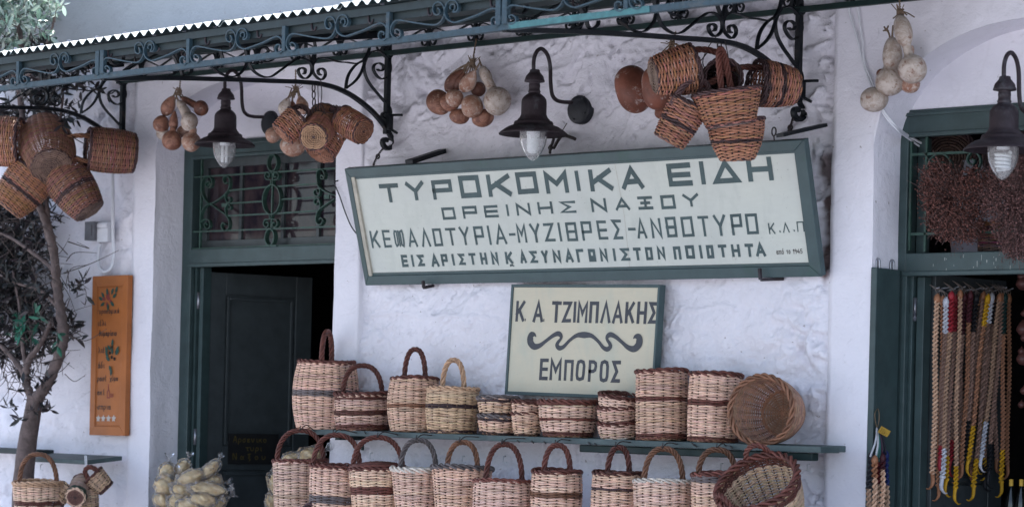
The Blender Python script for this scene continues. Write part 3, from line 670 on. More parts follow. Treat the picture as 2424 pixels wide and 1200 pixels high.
# wall truss scrolls
src = None
for i, x in enumerate(np.arange(-2.75, 2.9, .311)):
    if src is None:
        m = MB(); m.add(*beam((0, 0, .0), (0, 0, .135), .018, .014, (1, 0, 0)))
        for s in (-1, 1):
            P = catmull([(s*.030, 0, .030), (s*.022, 0, .042), (s*.034, 0, .050), (s*.048, 0, .034), (s*.036, 0, .012), (s*.014, 0, .018), (s*.008, 0, .045), (s*.022, 0, .082), (s*.055, 0, .088), (s*.15, 0, .052)], 6); m.add(*bar(P, (0, 1, 0), .014, .005))
        src = m.build('wall_scroll', MAT['iron'], can, (0, 0, 0), False); src.location = Vector(np.array((x, -.035, 3.255))-CO)
    else: mesh_copy(src, can, Vector(np.array((x, -.035, 3.255))-CO))
# brackets, traced in the plane of the second one and repeated
BX = -.864
def bx(u, v): return atx(u, v, BX)
def d2(X, Y): return (400+X/6, 40+Y/6)
def d3(X, Y): return (800+X/6, Y/6)
def d6(X, Y): return (800+X/6, 200+Y/6)
def tr(pts): return [bx(*q) for q in pts]
arch_pts = tr([(242, 186), (300, 186), (400, 185.5), (517, 188), (600, 190.5), (650, 192.5), (700, 194), (742, 197), (772, 202), (800, 210.5), (833, 227), (867, 252), (892, 276), (913, 303), (924, 322), (930, 337), (927, 347), (917, 352), (908, 345), (906, 335), (911, 330), (917, 334)])
pn = (1, 0, 0); BP = {}
m = MB(); m.add(*bar(catmull(arch_pts, 6), pn, .024, .020))
pz0 = atx(929, 320, BX)[2]; m.add(*beam((BX, -.022, pz0), (BX, -.022, 3.30), .026, .026, (1, 0, 0)))
m.add(*beam((BX, -.03, 3.345), (BX, fy(BX), ZT-.03), .03, .035)); m.add(*box(BX-.014, BX+.03, -.034, -.004, pz0+.02, pz0+.10))
for zz, l in ((pz0+.095, .055), (pz0+.03, .035)): m.add(*beam((BX+.01, -.012, zz), (BX+.01+l*1.6, -.012, zz-.004 if l > .04 else zz-.028), .012, .012))
m.add(*tube(np.array([(BX-.02, -.024, 3.247), (BX+.02, -.024, 3.247)]), .022, 10))
BP['m'] = m
scs = [
 [d2(600, 710), d2(690, 780), d2(780, 830), d2(880, 852), d2(980, 830), d2(1070, 740), d2(1110, 640), d2(1130, 500), d2(1125, 400), d2(1095, 320)],
 [d2(1095, 330), d2(1080, 420), d2(1100, 540), d2(1130, 640), d2(1200, 770), d2(1330, 852), d2(1450, 850), d2(1560, 780), d2(1750, 640), d2(1850, 590), d2(1950, 610), d2(2020, 690), d2(2022, 800), d2(1960, 872), d2(1900, 872), d2(1850, 820), d2(1838, 760), d2(1880, 728), d2(1932, 750), d2(1930, 800), d2(1908, 815)],
 [d2(2060, 430), d2(2075, 540), d2(2050, 660), d2(2038, 720), d2(2052, 800), d2(2110, 872), d2(2170, 895), d2(2218, 840), d2(2212, 770), d2(2165, 735), d2(2118, 765), d2(2128, 815), d2(2158, 830)],
 [d2(1990, 220), d2(1960, 320), d2(1945, 450), d2(1990, 580), d2(2035, 690)], [d2(1990, 220), d2(2040, 290), d2(2070, 380), d2(2080, 470), d2(2050, 560), d2(2035, 690)],
 [d2(2045, 680), d2(2090, 610), d2(2200, 585), d2(2400, 640), d3(130, 890), d3(250, 905), d3(350, 870), d3(425, 760), d3(458, 620), d3(450, 500), d3(400, 430), d3(330, 400)],
 [d3(480, 740), d3(540, 722), d3(600, 738), d3(690, 820), d3(742, 920), d3(730, 1040), d3(640, 1125), d3(560, 1090), d3(505, 1000), d3(515, 930), d3(580, 900), d3(640, 935), d3(640, 990), d3(600, 1012), d3(560, 988)],
 [d3(460, 745), d3(395, 850), d3(370, 960), d3(400, 1100), d3(470, 1220), d6(560, 130), d6(650, 235), d6(720, 310), d6(748, 380), d6(740, 455), d6(700, 497), d6(650, 480), d6(620, 440), d6(650, 402), d6(700, 420)],
 [d3(110, 1260), d3(130, 1130), d3(170, 1030), d3(250, 930), d3(350, 865)], [d3(110, 1260), d3(230, 1170), d3(310, 1070), d3(365, 940), d3(375, 860)],
 [d2(-900+480, 300), d2(-840, 240+0)] ]
scs.pop()
def e1(X, Y): return (X/6, 80+Y/6)
scs += [[e1(1490, 300), e1(1540, 225), e1(1640, 190), e1(1720, 250), e1(1755, 345), e1(1720, 425), e1(1650, 442), e1(1585, 420), e1(1568, 365), e1(1610, 322), e1(1660, 335)],
        [e1(1760, 545), e1(1950, 430), e1(2150, 330), e1(2300, 275), e1(2420, 300), d2(60, 560), d2(110, 660), d2(130, 740)],
        [d2(130, 360), d2(100, 440), d2(110, 560), d2(140, 640), d2(165, 540), d2(160, 440), d2(130, 360)], [d2(140, 640), d2(90, 790), d2(40, 820), d2(-60, 860)], [d2(145, 650), d2(180, 800), d2(240, 832), d2(310, 790), d2(325, 735)],
        [d2(735, 350), d2(760, 310), d2(820, 300), d2(735, 420), d2(745, 520), d2(800, 600), d2(880, 625), d2(950, 590), d2(960, 520), d2(925, 480)],
        [d2(1150, 400), d2(1200, 310), d2(1300, 262), d2(1400, 290), d2(1480, 370), d2(1510, 480), d2(1490, 590), d2(1400, 642), d2(1310, 610), d2(1272, 530), d2(1300, 450), d2(1370, 435), d2(1410, 490), d2(1370, 530)]]
scs[-2] = [d2(770, 610), d2(740, 520), d2(730, 420), d2(770, 340), d2(830, 300)]
SM = []
for s_ in scs: q = MB(); q.add(*bar(catmull(tr(s_), 6), pn, .018, .006)); SM.append(q)
BO = np.array((BX, -.02, 3.1)); first = None
for i, (xx, D) in enumerate(((BX, 1.0), (1.632, 1.945/1.84), (-2.916, 1.0))):
    bo = None
    if first is None:
        first = BP['m'].build('bracket', MAT['iron'], can, BO, False, bevel=.002); first.location = Vector(BO-CO)
        kids = [q.build('scroll', MAT['iron'], first, BO, False) for q in SM]
    else:
        b = first.copy(); COL.objects.link(b); b.parent = can; b.location = Vector(np.array((xx, -.02, 3.1))-CO); b.scale = (1, D, 1)
        for kq in kids: c = kq.copy(); COL.objects.link(c); c.parent = b

# ================================================================== wall lamps
def lamp(px, wy, label, kind, dy=0.):
    p = np.array(px); o = thing('wall_lamp', label, 'lamp', p, 'rusty wall lamps along the shop front')
    X0 = .377; P0 = np.array((X0, 0, 2.895)); s = 505.
    q = lambda u, v: atx(u, v, X0)-P0
    ax = q(1266, 243); ax[0] = 0; ya = ax[1]
    m = MB(); V, F = lathe([(0, -.014), (.03, -.0135), (.050, -.010), (.056, -.0105), (.060, -.007), (.064, -.0065), (.067, -.002), (.068, 0.03)], 28); V = np.stack((V[:, 0], V[:, 2], V[:, 1]), -1); m.add(V, F)
    for a, b in ((.03, .05), (-.02, -.045), (.045, -.02)): V, F = lathe([(0, -.006), (.005, -.005), (.006, 0)], 8); V = np.stack((V[:, 0]+a, V[:, 2]-.009, V[:, 1]+b), -1); m.add(V, F)
    m.build('wall_plate', MAT['plate'], o, (0, 0, 0))
    m = MB(); arm = [q(*z) for z in ((1355, 243), (1345, 243), (1332, 242), (1319, 238), (1310, 228), (1306.5, 212), (1305, 190), (1304.5, 165), (1302, 145), (1296, 128), (1285, 117), (1275, 120), (1268, 132), (1265, 148), (1265, 172))]
    m.add(*tube(catmull(arm, 6), .0092, 10)); m.build('arm', MAT['rust'], o, (0, 0, 0))
    z = lambda v: q(1266, v)[2]
    pr = [(0, 165.5), (10, 165.5), (11.5, 167), (12, 171), (15, 175), (20, 181), (21.5, 185), (22, 188), (23.5, 191), (23.5, 194.5), (20, 195), (13, 196), (12.5, 200), (13.2, 201), (13.2, 206), (12.6, 208), (13, 215), (14.6, 216.5), (14.6, 219), (13.4, 220), (14, 222), (18, 225), (24, 230), (28, 236), (29.3, 242), (29.6, 272), (31, 276), (33, 280), (37, 284), (38, 286.5), (44, 289), (45.5, 292), (46.5, 297), (50, 298.5), (58, 301.5), (67, 307), (75, 313), (80.5, 318.5), (80, 320.5), (74, 317), (60, 311), (40, 307), (33, 306), (0, 306)]
    m = MB(); V, F = lathe([(r/s, z(v)) for r, v in pr], 40); V[:, 1] += ya; m.add(V, F); m.build('shade', MAT['rust'], o, (0, 0, 0))
    pr = [(31, 306), (31.5, 316), (31.5, 326), (30.5, 336), (28.5, 345), (25, 354), (20, 363), (14.5, 371), (8.5, 377.5), (4, 380.5), (0, 381.5)]
    m = MB(); V, F = lathe([(r/s, z(v)) for r, v in pr], 32); V[:, 1] += ya; m.add(V, F); m.build('globe', MAT['globe'], o, (0, 0, 0))
    m = MB()
    if kind == 0:
        V, F = lathe([(r/s, z(v)) for r, v in ((16, 306), (16, 322), (15, 323), (15, 340), (14.5, 358), (9, 364), (0, 365))], 12); V[:, 1] += ya; m.add(V, F)
    elif kind == 1:
        V, F = lathe([(r/s, z(v)) for r, v in ((13, 306), (13, 320), (11, 321), (0, 321))], 16); V[:, 1] += ya; m.add(V, F)
        for dx, dyy in ((-8, 0), (0, 7), (8, 0), (0, -7)): m.add(*tube(np.array([(dx/s, ya+dyy/s, z(320)), (dx/s, ya+dyy/s, z(366))]), 4.2/s, 8))
    else:
        V, F = lathe([(r/s, z(v)) for r, v in ((13, 306), (13, 318), (11, 319), (0, 319))], 16); V[:, 1] += ya; m.add(V, F)
        t = np.linspace(0, 1, 90); m.add(*tube(np.stack((15/s*np.cos(t*9*math.pi)*(1-.15*t), ya+15/s*np.sin(t*9*math.pi)*(1-.15*t), z(324)+(z(360)-z(324))*t), -1), 3.6/s, 7, ref=(0, 0, 1)))
    m.build('bulb', MAT['bulbwhite'], o, (0, 0, 0)); return o
pm = aty(1372, 245, 0.); lamp((pm[0], -.005, 2.895), 0, 'rusty wall lamp above the large green framed sign', 0)
pl_ = aty(638, 292, .2); lamp((pl_[0], .203, pl_[2]), .2, 'rusty wall lamp in front of the left doorway arch', 1)
pr_ = aty(2378, 243, -.113); lamp((pr_[0], .203, pr_[2]-.045), .2, 'rusty wall lamp with spiral bulb before the right doorway arch', 2)
# ================================================================== painted signs
G = {
 'Τ': [[(0, 1), (1, 1)], [(.5, 1), (.5, 0)]], 'Υ': [[(0, 1), (.5, .48)], [(1, 1), (.5, .48)], [(.5, .5), (.5, 0)]],
 'Ρ': [[(0, 0), (0, 1), (1, 1), (1, .45), (0, .45)]], 'Ο': ['c', [(0, 0), (0, 1), (1, 1), (1, 0)]],
 'Κ': [[(0, 0), (0, 1)], [(1, 1), (.06, .36)], [(.38, .58), (1, 0)]], 'Μ': [[(0, 0), (0, 1), (.5, .42), (1, 1), (1, 0)]],
 'Ι': [[(.5, 0), (.5, 1)]], 'Α': [[(0, 0), (.5, 1), (1, 0)], [(.22, .28), (.78, .28)]], 'Ε': [[(1, 1), (0, 1), (0, 0), (1, 0)], [(0, .5), (.95, .5)]],
 'Δ': ['c', [(0, 0), (.5, 1), (1, 0)]], 'Η': [[(0, 0), (0, 1)], [(1, 0), (1, 1)], [(0, .5), (1, .5)]], 'Ν': [[(0, 0), (0, 1), (1, 0), (1, 1)]],
 'Σ': [[(1, 1), (0, 1), (.62, .5), (0, 0), (1, 0)]], 'Ξ': [[(0, 1), (1, 1)], [(0, 0), (1, 0)], [(.2, .5), (.8, .5)], [(.5, 0), (.5, 1)]],
 'Φ': [[(.5, .98), (.5, .02)], ['c', (.30, .08), (.08, .0), (0, .2), (0, .8), (.08, 1), (.30, .94)], ['c', (.70, .94), (.92, 1), (1, .8), (1, .2), (.92, 0), (.70, .08)]],
 'Λ': [[(0, 0), (.5, 1), (1, 0)]], 'Ζ': [[(0, 1), (1, 1), (0, 0), (1, 0)]], 'Θ': [['c', (0, 0), (0, 1), (1, 1), (1, 0)], [(0, .5), (1, .5)]],
 'Γ': [[(0, 0), (0, 1), (1, 1)]], 'Ω': [['c', (0, .32), (0, 1), (1, 1), (1, .32)], [(0, 0), (1, 0)]], 'Π': [[(0, 0), (0, 1), (1, 1), (1, 0)]],
 '-': [[(0, .5), (1, .5)]], '.': [[(.5, .02), (.5, .10)]],
 'o': ['c', [(.5, 0), (.12, .06), (0, .25), (0, .75), (.12, .94), (.5, 1), (.88, .94), (1, .75), (1, .25), (.88, .06)]],
 'p': [[(0, 0), (0, 1), (.6, 1), (.92, .92), (1, .75), (.92, .56), (.6, .48), (0, .48)]],
 'ς': [[(.2, 1), (.9, .8), (.1, .35), (1, .3)]]}
def stroke(P, w, closed=False, ext=True):
    P = np.asarray(P, float); n = len(P); L = []; R = []
    for i in range(n):
        a = P[(i-1) % n] if (closed or i > 0) else None; b = P[(i+1) % n] if (closed or i < n-1) else None
        d1 = unit(P[i]-a) if a is not None else None; d2_ = unit(b-P[i]) if b is not None else None
        if d1 is None: d1 = d2_
        if d2_ is None: d2_ = d1
        n1 = np.array((-d1[1], d1[0])); n2 = np.array((-d2_[1], d2_[0])); t = n1+n2; ln = np.linalg.norm(t)
        mt = t/ln if ln > .3 else n1
        k = min(1/max(mt@n1, .35), 2.3); p = P[i].copy()
        if not closed and ext:
            if i == 0: p = p-d2_*w/2
            if i == n-1: p = p+d1*w/2
        L.append(p+mt*k*w/2); R.append(p-mt*k*w/2)
    V = np.array([x for q in zip(L, R) for x in q]); m = n if closed else n-1
    F = np.array([[2*i, 2*((i+1) % n), 2*((i+1) % n)+1, 2*i+1] for i in range(m)]); return V, F
def glyph(mb, ch, x0, x1, z0, z1, sw, plane, lift, jit=.012, asp=1.0):
    """paint a letter in the box x0..x1, z0..z1 of the plane function"""
    g = G[ch]; parts = g if isinstance(g[0], list) else [['c']+g[1]]
    k = 0; hx = sw/2*asp
    if x1-x0 < sw*1.05: x0, x1 = (x0+x1)/2-sw*.5, (x0+x1)/2+sw*.5
    for st in parts:
        closed = st[0] == 'c'; pts = st[1:] if closed else st
        P = np.array([(x0+hx+(x1-x0-2*hx)*a+random.uniform(-jit, jit)*(z1-z0), z0+sw/2+(z1-z0-sw)*b+random.uniform(-jit, jit)*(z1-z0)) for a, b in pts])
        diag = len(pts) == 2 and not closed and pts[0][0] != pts[1][0] and pts[0][1] != pts[1][1]
        w = sw*random.uniform(.95, 1.06); V, F = stroke(P, w, closed)
        W = np.array([plane(a, b, lift+k*.0004) for a, b in V]); k += 1
        mb.add(W, F)
class Plane:
    def __init__(s, BL, BR, TL):
        s.o = np.array(BL, float); s.X = np.array(BR, float)-s.o; s.Y = np.array(TL, float)-s.o; s.W = np.linalg.norm(s.X); s.H = np.linalg.norm(s.Y)
        s.x = s.X/s.W; s.y = s.Y/s.H; s.n = unit(np.cross(s.x, s.y)); 
        if s.n[1] > 0: s.n = -s.n
    def __call__(s, a, b, h=0.): return s.o+s.x*a+s.y*b+s.n*h
    def inv(s, u, v):
        p = atpl(u, v, s.o, s.n)-s.o; A = np.stack((s.x, s.y, s.n), 1); r = np.linalg.solve(A, p); return r[0], r[1]
    def board(s, a0, a1, b0, b1, h0, h1):
        V, F = box(a0, a1, h0, h1, b0, b1); return np.array([s(v[0], v[2], v[1]) for v in V]), F
    def mitred(s, mb, W0, W1, H0, H1, w, h0, h1, wb=None):
        """four mitred frame sides"""
        wb = wb or (w, w, w, w)
        o = [(W0, H0), (W1, H0), (W1, H1), (W0, H1)]; i = [(W0+wb[0], H0+wb[1]), (W1-wb[2], H0+wb[1]), (W1-wb[2], H1-wb[3]), (W0+wb[0], H1-wb[3])]
        for k in range(4):
            a, b, c, d = o[k], o[(k+1) % 4], i[(k+1) % 4], i[k]; e = .0006
            V = np.array([s(*q, h) for h in (h0, h1) for q in (a, b, c, d)]); mb.add(V, np.array([[0, 1, 2, 3], [7, 6, 5, 4], [0, 4, 5, 1], [1, 5, 6, 2], [2, 6, 7, 3], [3, 7, 4, 0]]))
# --- the large leaning sign
BS = Plane(aty(865, 676, -.05), aty(1945, 655, -.05), aty(815, 400, -.245))
so = BS.o
big = thing('shop_sign', 'large leaning shop sign with green frame and four lines of Greek lettering', 'sign', so)
def fw(u, v): return BS.inv(u, v)
il = fw(874, 651)[0]; ib = fw(1300, 640)[1]; ir = BS.W-fw(1913, 625)[0]; it = BS.H-fw(1300, 394)[1]
m = MB(); BS.mitred(m, 0, BS.W, 0, BS.H, 0, -.036, .0, (il*.80, ib*.86, ir*.93, it*.93)); m.build('frame', MAT['signgreen'], big, so, False, bevel=.003)
m = MB(); BS.mitred(m, il*.80, BS.W-ir*.93, ib*.86, BS.H-it*.93, 0, -.022, -.010, (.020, .012, .008, .012)); m.build('inner_lip', MAT['signgreen'], big, so, False)
m = MB(); m.add(*BS.board(.03, BS.W-.03, .03, BS.H-.03, -.026, -.016)); m.build('panel', MAT['panel'], big, so, False)
m = MB(); m.add(*BS.board(il*.80, il*.80+.022, ib*.86, BS.H-it*.93, -.0165, -.0035)); m.build('edge_strip', MAT['edge'], big, so, False)
m = MB(); x5 = fw(1452, 400)[0]; x6 = fw(1485, 630)[0]
V, F = stroke([(x5, BS.H-it), (x5+.01, BS.H*.5), (x6, ib)], .0018); m.add(np.array([BS(a, b, -.0152) for a, b in V]), F); m.build('crack', MAT['edge'], big, so, False)
lines = [
 (.235, [('Τ', 891, 936, 436.5, 481), ('Υ', 953, 996, 431.5, 476.5), ('Ρ', 1014, 1062, 427.5, 474), ('Ο', 1078, 1127, 417, 471), ('Κ', 1144, 1199, 414.5, 467.5), ('Ο', 1213, 1263, 409, 461.5), ('Μ', 1281, 1335, 409, 459.5), ('Ι', 1352, 1366, 406.5, 454.5), ('Κ', 1386, 1440, 402, 454.5), ('Α', 1461, 1513, 396.5, 450), ('Ε', 1571, 1628, 388, 443.7), ('Ι', 1646, 1662, 383.5, 439), ('Δ', 1679, 1740, 381, 436.5), ('Η', 1760, 1820, 374, 431)]),
 (.22, [('Ο', 1039, 1070, 493, 522), ('Ρ', 1088, 1122, 490, 519), ('Ε', 1139, 1172, 488, 517), ('Ι', 1189, 1199, 486, 514), ('Ν', 1215, 1248, 483, 512), ('Η', 1266, 1301, 480, 508.7), ('Σ', 1319, 1356, 477.5, 507), ('Ν', 1392, 1428, 472, 504), ('Α', 1449, 1483, 470, 500), ('Ξ', 1503, 1538, 467, 498), ('Ο', 1557, 1591, 464, 497), ('Υ', 1610, 1647, 461, 491.5)]),
 (.145, [('Κ', 869, 889, 548, 589), ('Ε', 898, 916, 546.5, 588), ('Φ', 925, 948, 546, 587), ('Α', 957, 978, 545, 586.5), ('Λ', 988, 1009, 543.5, 586), ('Ο', 1017, 1038, 542.5, 585), ('Τ', 1048, 1072, 541.5, 583), ('Υ', 1080, 1103, 539, 582), ('Ρ', 1114, 1137, 537.5, 581.7), ('Ι', 1146, 1153, 536.5, 582), ('Α', 1163, 1189, 534, 580), ('-', 1197, 1212, 536, 578), ('Μ', 1215, 1237, 532.5, 577), ('Υ', 1247, 1271, 531.5, 576.5), ('Ζ', 1280, 1304, 530, 574), ('Ι', 1314, 1320, 529.5, 573.5), ('Θ', 1332, 1357.5, 528, 573), ('Ρ', 1368, 1393, 525.8, 572), ('Ε', 1406, 1429, 524, 569.5), ('Σ', 1442, 1464, 522, 568.5), ('-', 1479, 1496, 522, 567), ('Α', 1498, 1521, 519.5, 567), ('Ν', 1533, 1557.5, 519.5, 565.5), ('Θ', 1568, 1593, 515.5, 564), ('Ο', 1605, 1633, 515, 563), ('Τ', 1645, 1671, 513.5, 562), ('Υ', 1682.5, 1711, 511, 560.5), ('Ρ', 1722.5, 1749, 508.7, 559.5), ('Ο', 1758, 1786, 508, 556.5)]),
 (.13, [('Κ', 1813, 1828, 530, 556), ('.', 1836, 1842, 528, 553), ('Λ', 1846, 1862, 529, 553), ('.', 1869, 1876, 526, 551), ('Π', 1880, 1897, 526.5, 551), ('.', 1902, 1906, 524, 549.5)]),
 (.24, [('Ε', 943, 958, 605, 634), ('Ι', 966.5, 972, 605, 633.5), ('Σ', 982, 997.5, 605, 632), ('Α', 1013, 1031, 604, 633), ('Ρ', 1037.5, 1052.5, 603.5, 631.5), ('Ι', 1062.5, 1068.5, 603, 630), ('Σ', 1079, 1094, 602, 629.5), ('Τ', 1103, 1120, 601, 628.5), ('Η', 1130, 1145.5, 600, 628.5), ('Ν', 1156, 1172, 599, 627.5), ('Κ', 1189, 1206, 598, 627), ('Α', 1223, 1238, 595, 625), ('Σ', 1248, 1265, 596, 624.5), ('Υ', 1275, 1291, 595, 624.5), ('Ν', 1302, 1320, 594.5, 623.5), ('Α', 1330.5, 1349.5, 592.5, 623), ('Γ', 1357.5, 1375, 591.5, 623), ('Ω', 1386, 1403, 591.5, 622), ('Ν', 1413, 1431, 590.5, 621), ('Ι', 1444, 1450.5, 590, 620), ('Σ', 1463, 1484, 589, 619.5), ('Τ', 1493, 1511, 588, 618.5), ('Ο', 1521, 1538, 587, 618), ('Ν', 1549, 1567.5, 586, 616.5), ('Π', 1587, 1605, 585, 616.5), ('Ο', 1616, 1637, 583, 614.5), ('Ι', 1649, 1655, 582.5, 614), ('Ο', 1665.5, 1682.5, 582, 614), ('Τ', 1694, 1714, 581, 611.5), ('Η', 1725, 1745, 580.5, 610.5), ('Τ', 1757.5, 1777, 579, 610.5), ('Α', 1782, 1805, 577.5, 609)])]
for swf, ls in lines:
    m = MB()
    for ch, xl, xr, yt, yb in ls:
        mid = (xl+xr)/2; a0, _ = BS.inv(xl, yt+.02*(mid-xl)); a1, _ = BS.inv(xr, yt-.02*(xr-mid)); _, b1 = BS.inv(mid, yt); _, b0 = BS.inv(mid+5, yb)
        glyph(m, ch, a0, a1, b0, b1, (b1-b0)*swf*(.72 if ch == 'Φ' else 1), BS, -.0148, .010)
    if swf == .24:
        a0, b0 = BS.inv(1201, 635); a1, b1 = BS.inv(1212, 627); glyph(m, 'ς', a0, a1, b0, b1, .006, BS, -.0148)
    m.build('lettering', MAT['letter'], big, so, False)
def script(mb, strokes, x0, z0, sx, sz, w, plane, lift):
    for k, st in enumerate(strokes):
        P = catmull([(x0+a*sx, z0+b*sz) for a, b in st], 4) if len(st) > 2 else np.array([(x0+a*sx, z0+b*sz) for a, b in st])
        V, F = stroke(P, w); mb.add(np.array([plane(a, b, lift+k*.00012) for a, b in V]), F)
LC = {  # small handwriting, unit box, x height about .5
 'α': [[(.75, .5), (.55, .12), (.25, .0), (.05, .25), (.25, .5), (.5, .35), (.8, .02)]], 'π': [[(.0, .48), (.9, .5)], [(.25, .48), (.2, .0)], [(.7, .48), (.75, .0)]],
 'ό': [[(.4, .5), (.08, .3), (.3, .0), (.7, .15), (.65, .45), (.4, .5)], [(.5, .62), (.6, .8)]], 'ο': [[(.4, .5), (.08, .3), (.3, .0), (.7, .15), (.65, .45), (.4, .5)]],
 'τ': [[(0, .48), (.8, .5)], [(.4, .48), (.38, .1), (.6, .02)]], 'υ': [[(.0, .5), (.1, .1), (.4, .0), (.7, .2), (.7, .5)]], 'ρ': [[(.1, -.3), (.12, .2), (.3, .5), (.7, .4), (.65, .1), (.3, .02), (.12, .15)]],
 'κ': [[(.1, .5), (.1, 0)], [(.65, .5), (.12, .22)], [(.3, .3), (.7, .0)]], 'μ': [[(.05, -.3), (.12, .5)], [(.1, .15), (.35, .0), (.6, .2)], [(.62, .5), (.6, .1), (.75, .0)]], 'ι': [[(.3, .5), (.32, .08), (.5, .02)]], 'ί': [[(.3, .5), (.32, .08), (.5, .02)], [(.35, .65), (.45, .82)]],
 'ά': [[(.75, .5), (.55, .12), (.25, .0), (.05, .25), (.25, .5), (.5, .35), (.8, .02)], [(.4, .65), (.5, .82)]], 'έ': [[(.6, .45), (.25, .5), (.15, .35), (.4, .26), (.12, .15), (.3, .0), (.65, .08)], [(.4, .65), (.5, .82)]], 'ε': [[(.6, .45), (.25, .5), (.15, .35), (.4, .26), (.12, .15), (.3, .0), (.65, .08)]],
 'λ': [[(.1, .85), (.35, .6), (.75, .0)], [(.42, .45), (.1, .0)]], 'θ': [[(.4, .9), (.12, .6), (.15, .15), (.4, .0), (.65, .2), (.68, .65), (.4, .9)], [(.15, .45), (.66, .45)]], 'σ': [[(.8, .5), (.35, .48), (.08, .25), (.3, .0), (.65, .15), (.55, .45)]],
 'ς': [[(.65, .48), (.2, .4), (.15, .15), (.55, .05), (.4, -.2)]], 'δ': [[(.7, .85), (.3, .8), (.3, .6), (.65, .35), (.5, .02), (.15, .08), (.12, .35), (.4, .5)]], 'ή': [[(.1, .5), (.14, 0)], [(.14, .3), (.45, .5), (.6, .3), (.58, -.3)]], 'γ': [[(0, .5), (.35, .0), (.7, .5)], [(.35, .0), (.3, -.35)]],
 '1': [[(.15, .7), (.45, 1), (.42, 0)]], '9': [[(.7, .65), (.4, .5), (.12, .7), (.35, 1), (.7, .85), (.7, .4), (.5, 0)]], '4': [[(.55, 1), (.05, .35), (.85, .35)], [(.6, .6), (.58, 0)]], '5': [[(.75, 1), (.25, 1), (.2, .55), (.6, .6), (.75, .3), (.5, .02), (.1, .08)]],
 'Α': [[(0, 0), (.4, .9), (.8, 0)], [(.15, .3), (.65, .3)]], 'Ν': [[(0, 0), (.02, .9), (.7, 0), (.72, .9)]], 'ξ': [[(.1, .8), (.7, .85)], [(.5, .8), (.2, .6), (.55, .45), (.15, .25), (.6, .05), (.4, -.25)]], 'β': [[(.1, -.3), (.12, .7), (.45, .9), (.55, .6), (.2, .48), (.7, .35), (.5, .0), (.15, .08)]], 'ν': [[(0, .5), (.3, 0), (.65, .5)]], 'ω': [[(.15, .5), (.05, .1), (.3, 0), (.42, .3), (.55, 0), (.8, .1), (.75, .5)]], ' ': [], 'χ': [[(0, .5), (.7, -.25)], [(.7, .5), (0, -.25)]], 'ύ': [[(.0, .5), (.1, .1), (.4, .0), (.7, .2), (.7, .5)], [(.35, .65), (.45, .82)]], 'ό': [[(.4, .5), (.08, .3), (.3, .0), (.7, .15), (.65, .45), (.4, .5)], [(.5, .62), (.6, .8)]]}
def write(mb, text, a0, b0, h, adv, w, plane, lift):
    x = a0
    for ch in text:
        script(mb, LC[ch], x, b0, min(h*.8, adv*.92*(.8 if ch in 'ιί1' else 1)), h, w, plane, lift); x += adv*(.6 if ch in 'ιί1' else 1)
m = MB()
for txt, u0, v0, u1 in (('από', 1834, 604, 1853), ('το', 1858, 603, 1868)):
    a0, b0 = BS.inv(u0, v0); a1, _ = BS.inv(u1, v0); write(m, txt, a0, b0, .030, (a1-a0)/len(txt), .0026, BS, -.0148)
a0, b0 = BS.inv(1873, 602.5); a1, _ = BS.inv(1897, 602.5); write(m, '1945', a0, b0, .0185, (a1-a0)/3.6, .0030, BS, -.0148)
m.build('small_writing', MAT['ink'], big, so, False)
# supports behind the sign
def plank(p, q, w, h, name, label, cat, mat, **k): 
    m = MB(); m.add(*beam(p, q, w, h)); o = m.build(name, MAT[mat], None, None, False, bevel=.002); return tag(o, label, cat)
plank(aty(968, 384, -.24), aty(1048, 358, -.0), .05, .022, 'sign_strut', 'short flat strut at the upper left of the large sign', 'strut', 'iron')
plank(aty(1846, 321, -.24), aty(1950, 297, -.0), .05, .016, 'sign_strut', 'flat strut at the upper right corner of the large sign', 'strut', 'iron')
m = MB(); m.add(*tube(catmull([aty(1310, 352, -.005), aty(1330, 322, -.01), aty(1352, 326, -.01), aty(1362, 330, -.008)], 6), .008, 6)); m.add(*tube(catmull([aty(1312, 322, -.01), aty(1308, 338, -.05), aty(1303, 350, -.12), aty(1302, 362, -.2)], 5), .007, 6)); m.add(*tube(catmull([aty(1303, 350, -.12)+np.array((a, 0, b)) for a, b in ((-.012, 0), (0, .012), (.012, 0), (0, -.012), (-.012, 0))], 4), .004, 5))
m.add(*tube(catmull([aty(1342, 292, -.004), aty(1334, 305, -.006), aty(1326, 318, -.008)], 5), .0022, 5))
tag(m.build('sign_tie', MAT['wire'], None), 'twisted rusty tie under the middle wall lamp holding the sign', 'wire tie')
for i, (pts, lab) in enumerate(((((907, 352), (898, 364), (890, 378), (884, 391)), 'twisted wire from the left bracket curl down to the sign'), (((1877, 282), (1873, 296), (1868, 308), (1866, 318)), 'twisted wire from the right bracket curl down to the sign'))):
    m = MB(); x = (-.86, 1.635)[i]; ys = np.linspace(-.05, -.22, 4)
    P = catmull([aty(u, v, yy) for (u, v), yy in zip(pts, ys)], 12)
    for V, F in strands(P, 2, .004, .0028, 6): m.add(V, F)
    c = P[len(P)//2]
    for a in (0, 1.2): V, F = tube(np.array([c+.011*np.array((math.cos(t), .3*math.sin(a), math.sin(t))) for t in np.linspace(0, 2*math.pi, 12, endpoint=False)]), .0032, 5, True, ref=(0, 1, 0)); m.add(V, F)
    tag(m.build('sign_wire', MAT['wire'], None), lab, 'wire')
m = MB(); c = aty(1832, 312, -.225); m.add(*tube(np.array([c+np.array((.011*math.cos(t), 0, .018*math.sin(t))) for t in np.linspace(0, 2*math.pi, 16, endpoint=False)]), .0032, 6, True, ref=(0, 1, 0))); m.add(*tube(np.array([c+np.array((0, 0, -.018)), c+np.array((.004, 0, -.045))]), .0035, 6)); m.build('screw_eye', MAT['wire'], big, so)
